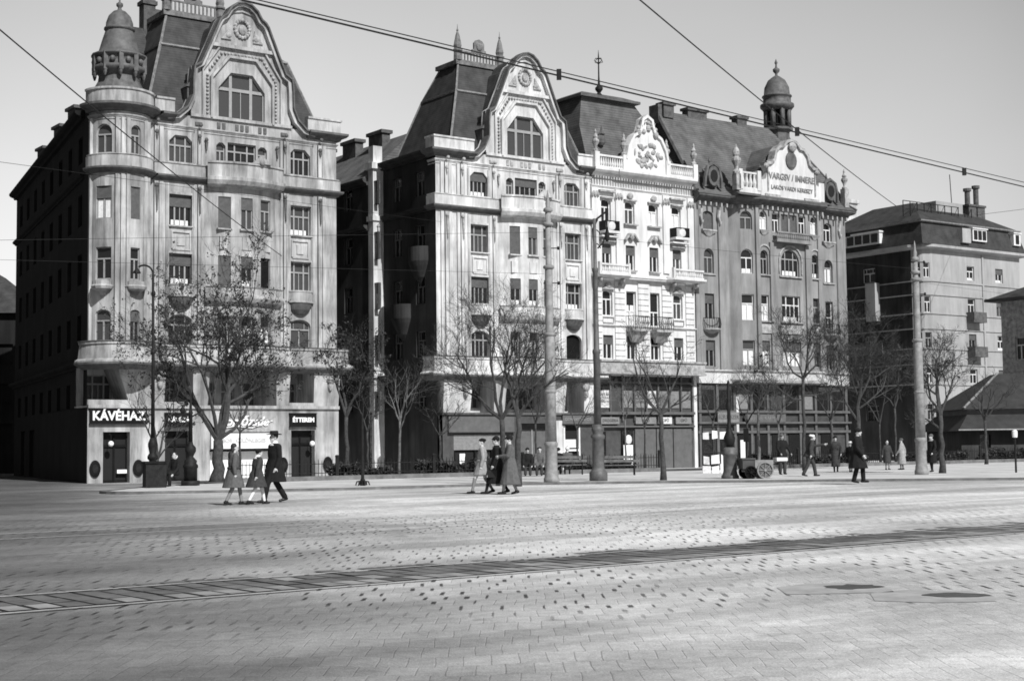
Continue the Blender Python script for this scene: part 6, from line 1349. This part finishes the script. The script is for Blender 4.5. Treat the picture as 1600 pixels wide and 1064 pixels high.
    if hat=='beret':
        q=MB(); q.ell(top+Vector((.02,-.03,.0)),(.125,.125,.05),14,8,Matrix.Rotation(.25,3,'Y')); q.ell(top+Vector((0,-.01,-.02)),(.095,.105,.05),12,7); fuse(q,'hat',hat_m,t,vox)
    if bag: q=MB(); p=hands[0]; q.box(p.x-.05,p.y-.14,p.z-.32,p.x+.05,p.y+.14,p.z-.1); q.tube([(p.x,p.y-.1,p.z-.1),(p.x,p.y-.05,p.z-.02),(p.x,p.y+.05,p.z-.02),(p.x,p.y+.1,p.z-.1)],.01,5); q.build('handbag',M_SHOE,t)
    return t
# facing angle: local +y points at (-sin a, cos a)
LEFT=R(90); RIGHT=R(-90)
person('man in black overcoat and black hat stepping left behind two girls',(-6.12,38.2),LEFT+R(35),1.80,M_COATB,.50,.20,.30,((.02,.02),(.05,.02)),'trousers',M_COATB,None,'fedora',M_COATB,1,M_STOCK,vox=.015,width=1.2)
person('taller girl with dark shawl and grey coat, seen from behind, dark stockings',(-6.93,36.9),RIGHT+R(25),1.52,M_COATM,.48,.25,.22,((.1,.03),(-.05,.06)),'stocking',M_TAN,None,None,None,3,None,belt=M_COATD,vox=.015,width=1.22)
person('smaller girl in grey coat with white collar and white stockings',(-6.40,37.1),RIGHT+R(30),1.40,M_COATD,.52,.25,.26,((.05,.05),(-.12,.08)),'stocking',M_STOCK,M_SHOE,'beret',M_COATB,1,M_STOCK,vox=.015,bend=.05,width=1.25)
person('woman in light belted wool coat and dark beret striding left',(-.90,43.2),LEFT,1.60,M_COATL,.58,.21,.30,((.0,.04),(-.25,.05)),'stocking',M_TAN,None,'beret',M_COATB,1,None,vox=.015,belt=M_COATL,headturn=R(15),width=1.2)
person('woman in black dress coat and dark cloche in the middle of three walkers',(-.48,42.9),LEFT,1.66,M_COATB,.30,.24,.30,((.05,.02),(-.15,.03)),'stocking',M_COATB,None,'cloche',M_COATB,1,M_COATL,bag=True,vox=.015,width=1.2)
person('woman in long grey coat and dark cap walking left, rightmost of three',(-.10,42.4),LEFT,1.68,M_COATM,.28,.26,.18,((.25,.0,((-.23,.06,1.12),(-.08,.30,1.10))),(-.05,.03)),'stocking',M_TAN,None,'cloche',M_COATB,1,None,vox=.015,headturn=R(10),width=1.2)
person('man all in black coat and cap standing alone on the bright road at right',(11.05,47.8),RIGHT+R(-25),1.76,M_COATB,.45,.27,.12,((.05,.05),(.12,.05)),'trousers',M_COATB,None,'cloche',M_COATB,1,None,vox=.016,width=1.2)
person('man in grey suit and white cap leaning right and reaching out an arm',(11.35,57.2),RIGHT,1.66,M_COATD,.78,.19,.24,((.3,.05,((-.2,.25,1.2),(-.1,.62,1.26))),(-.05,.03)),'trousers',M_COATD,None,'beret',M_WHITE,1,None,vox=.022,bend=.12)
person('woman in long dark coat beside the child in the white hat',(13.95,64.5),R(170),1.58,M_COATD,.25,.22,.05,vox=.024,hat='cloche',hat_m=M_COATB,hair=1,leg_m=M_COATB)
person('child in dark dress and big white hat holding on to the dark-coated woman',(14.55,64.3),R(150),1.30,M_COATB,.5,.25,.05,vox=.022,hat='fedora',hat_m=M_WHITE,hair=1,leg_m=M_TAN)
person('man in dark clothes standing before the shop glass, left of the bending man',(11.0,61.0),R(200),1.68,M_COATB,.6,.22,.05,((.2,.05),(.2,.05)),'trousers',M_COATD,None,'cloche',M_COATM,1,vox=.026)
person('seated man in dark coat beside the squat lantern post',(gp(276,54)[0],53.7),R(150),1.6,M_COATB,.5,.2,0,((.2,.0),(.2,.0)),'trousers',M_COATB,None,None,None,1,None,seated=True,vox=.024)
person('seated figure in dark coat on the bench right of the walking women',(gp(822,64)[0],64),R(180),1.6,M_COATB,.5,.2,0,((.25,0),(.25,0)),'trousers',M_COATD,None,'cloche',M_COATB,1,None,seated=True,vox=.026)
person('seated figure in grey coat and dark cap just left of the tall pale pole',(gp(841,64)[0],64),R(175),1.62,M_COATM,.5,.2,0,((.25,0),(.25,0)),'trousers',M_COATD,None,'beret',M_COATB,1,None,seated=True,vox=.026)
person('seated person in white headscarf, seen from behind between the tall posts',(gp(884,66)[0],66),0,1.62,M_COATM,.5,.2,0,((.2,0),(.2,0)),None,M_COATD,None,'cloche',M_WHITE,1,None,seated=True,vox=.026)
person('seated person in dark hat at the left of the white-scarfed one',(gp(870,66)[0],66),0,1.58,M_COATB,.5,.2,0,((.2,0),(.2,0)),'trousers',M_COATD,None,'cloche',M_COATB,1,None,seated=True,vox=.026)
person('person in dark coat with pale collar just right of the last tall pole',(gp(1457,62)[0],62.5),R(120),1.6,M_COATB,.4,.22,.05,vox=.026,hat='cloche',hat_m=M_COATM,hair=1,leg_m=M_COATB,collar=M_COATL)
person('distant figure in pale coat by the railing left of the last tall pole',(gp(1405,68)[0],68),R(60),1.45,M_COATL,.3,.24,.03,vox=.028,hat='cloche',hat_m=M_COATM,hair=1,leg_m=M_TAN)
person('distant dark figure with pale head by the railing right of the man in black',(gp(1382,68)[0],68),R(200),1.35,M_COATD,.4,.22,.03,vox=.028,hair=1,leg_m=M_TAN)
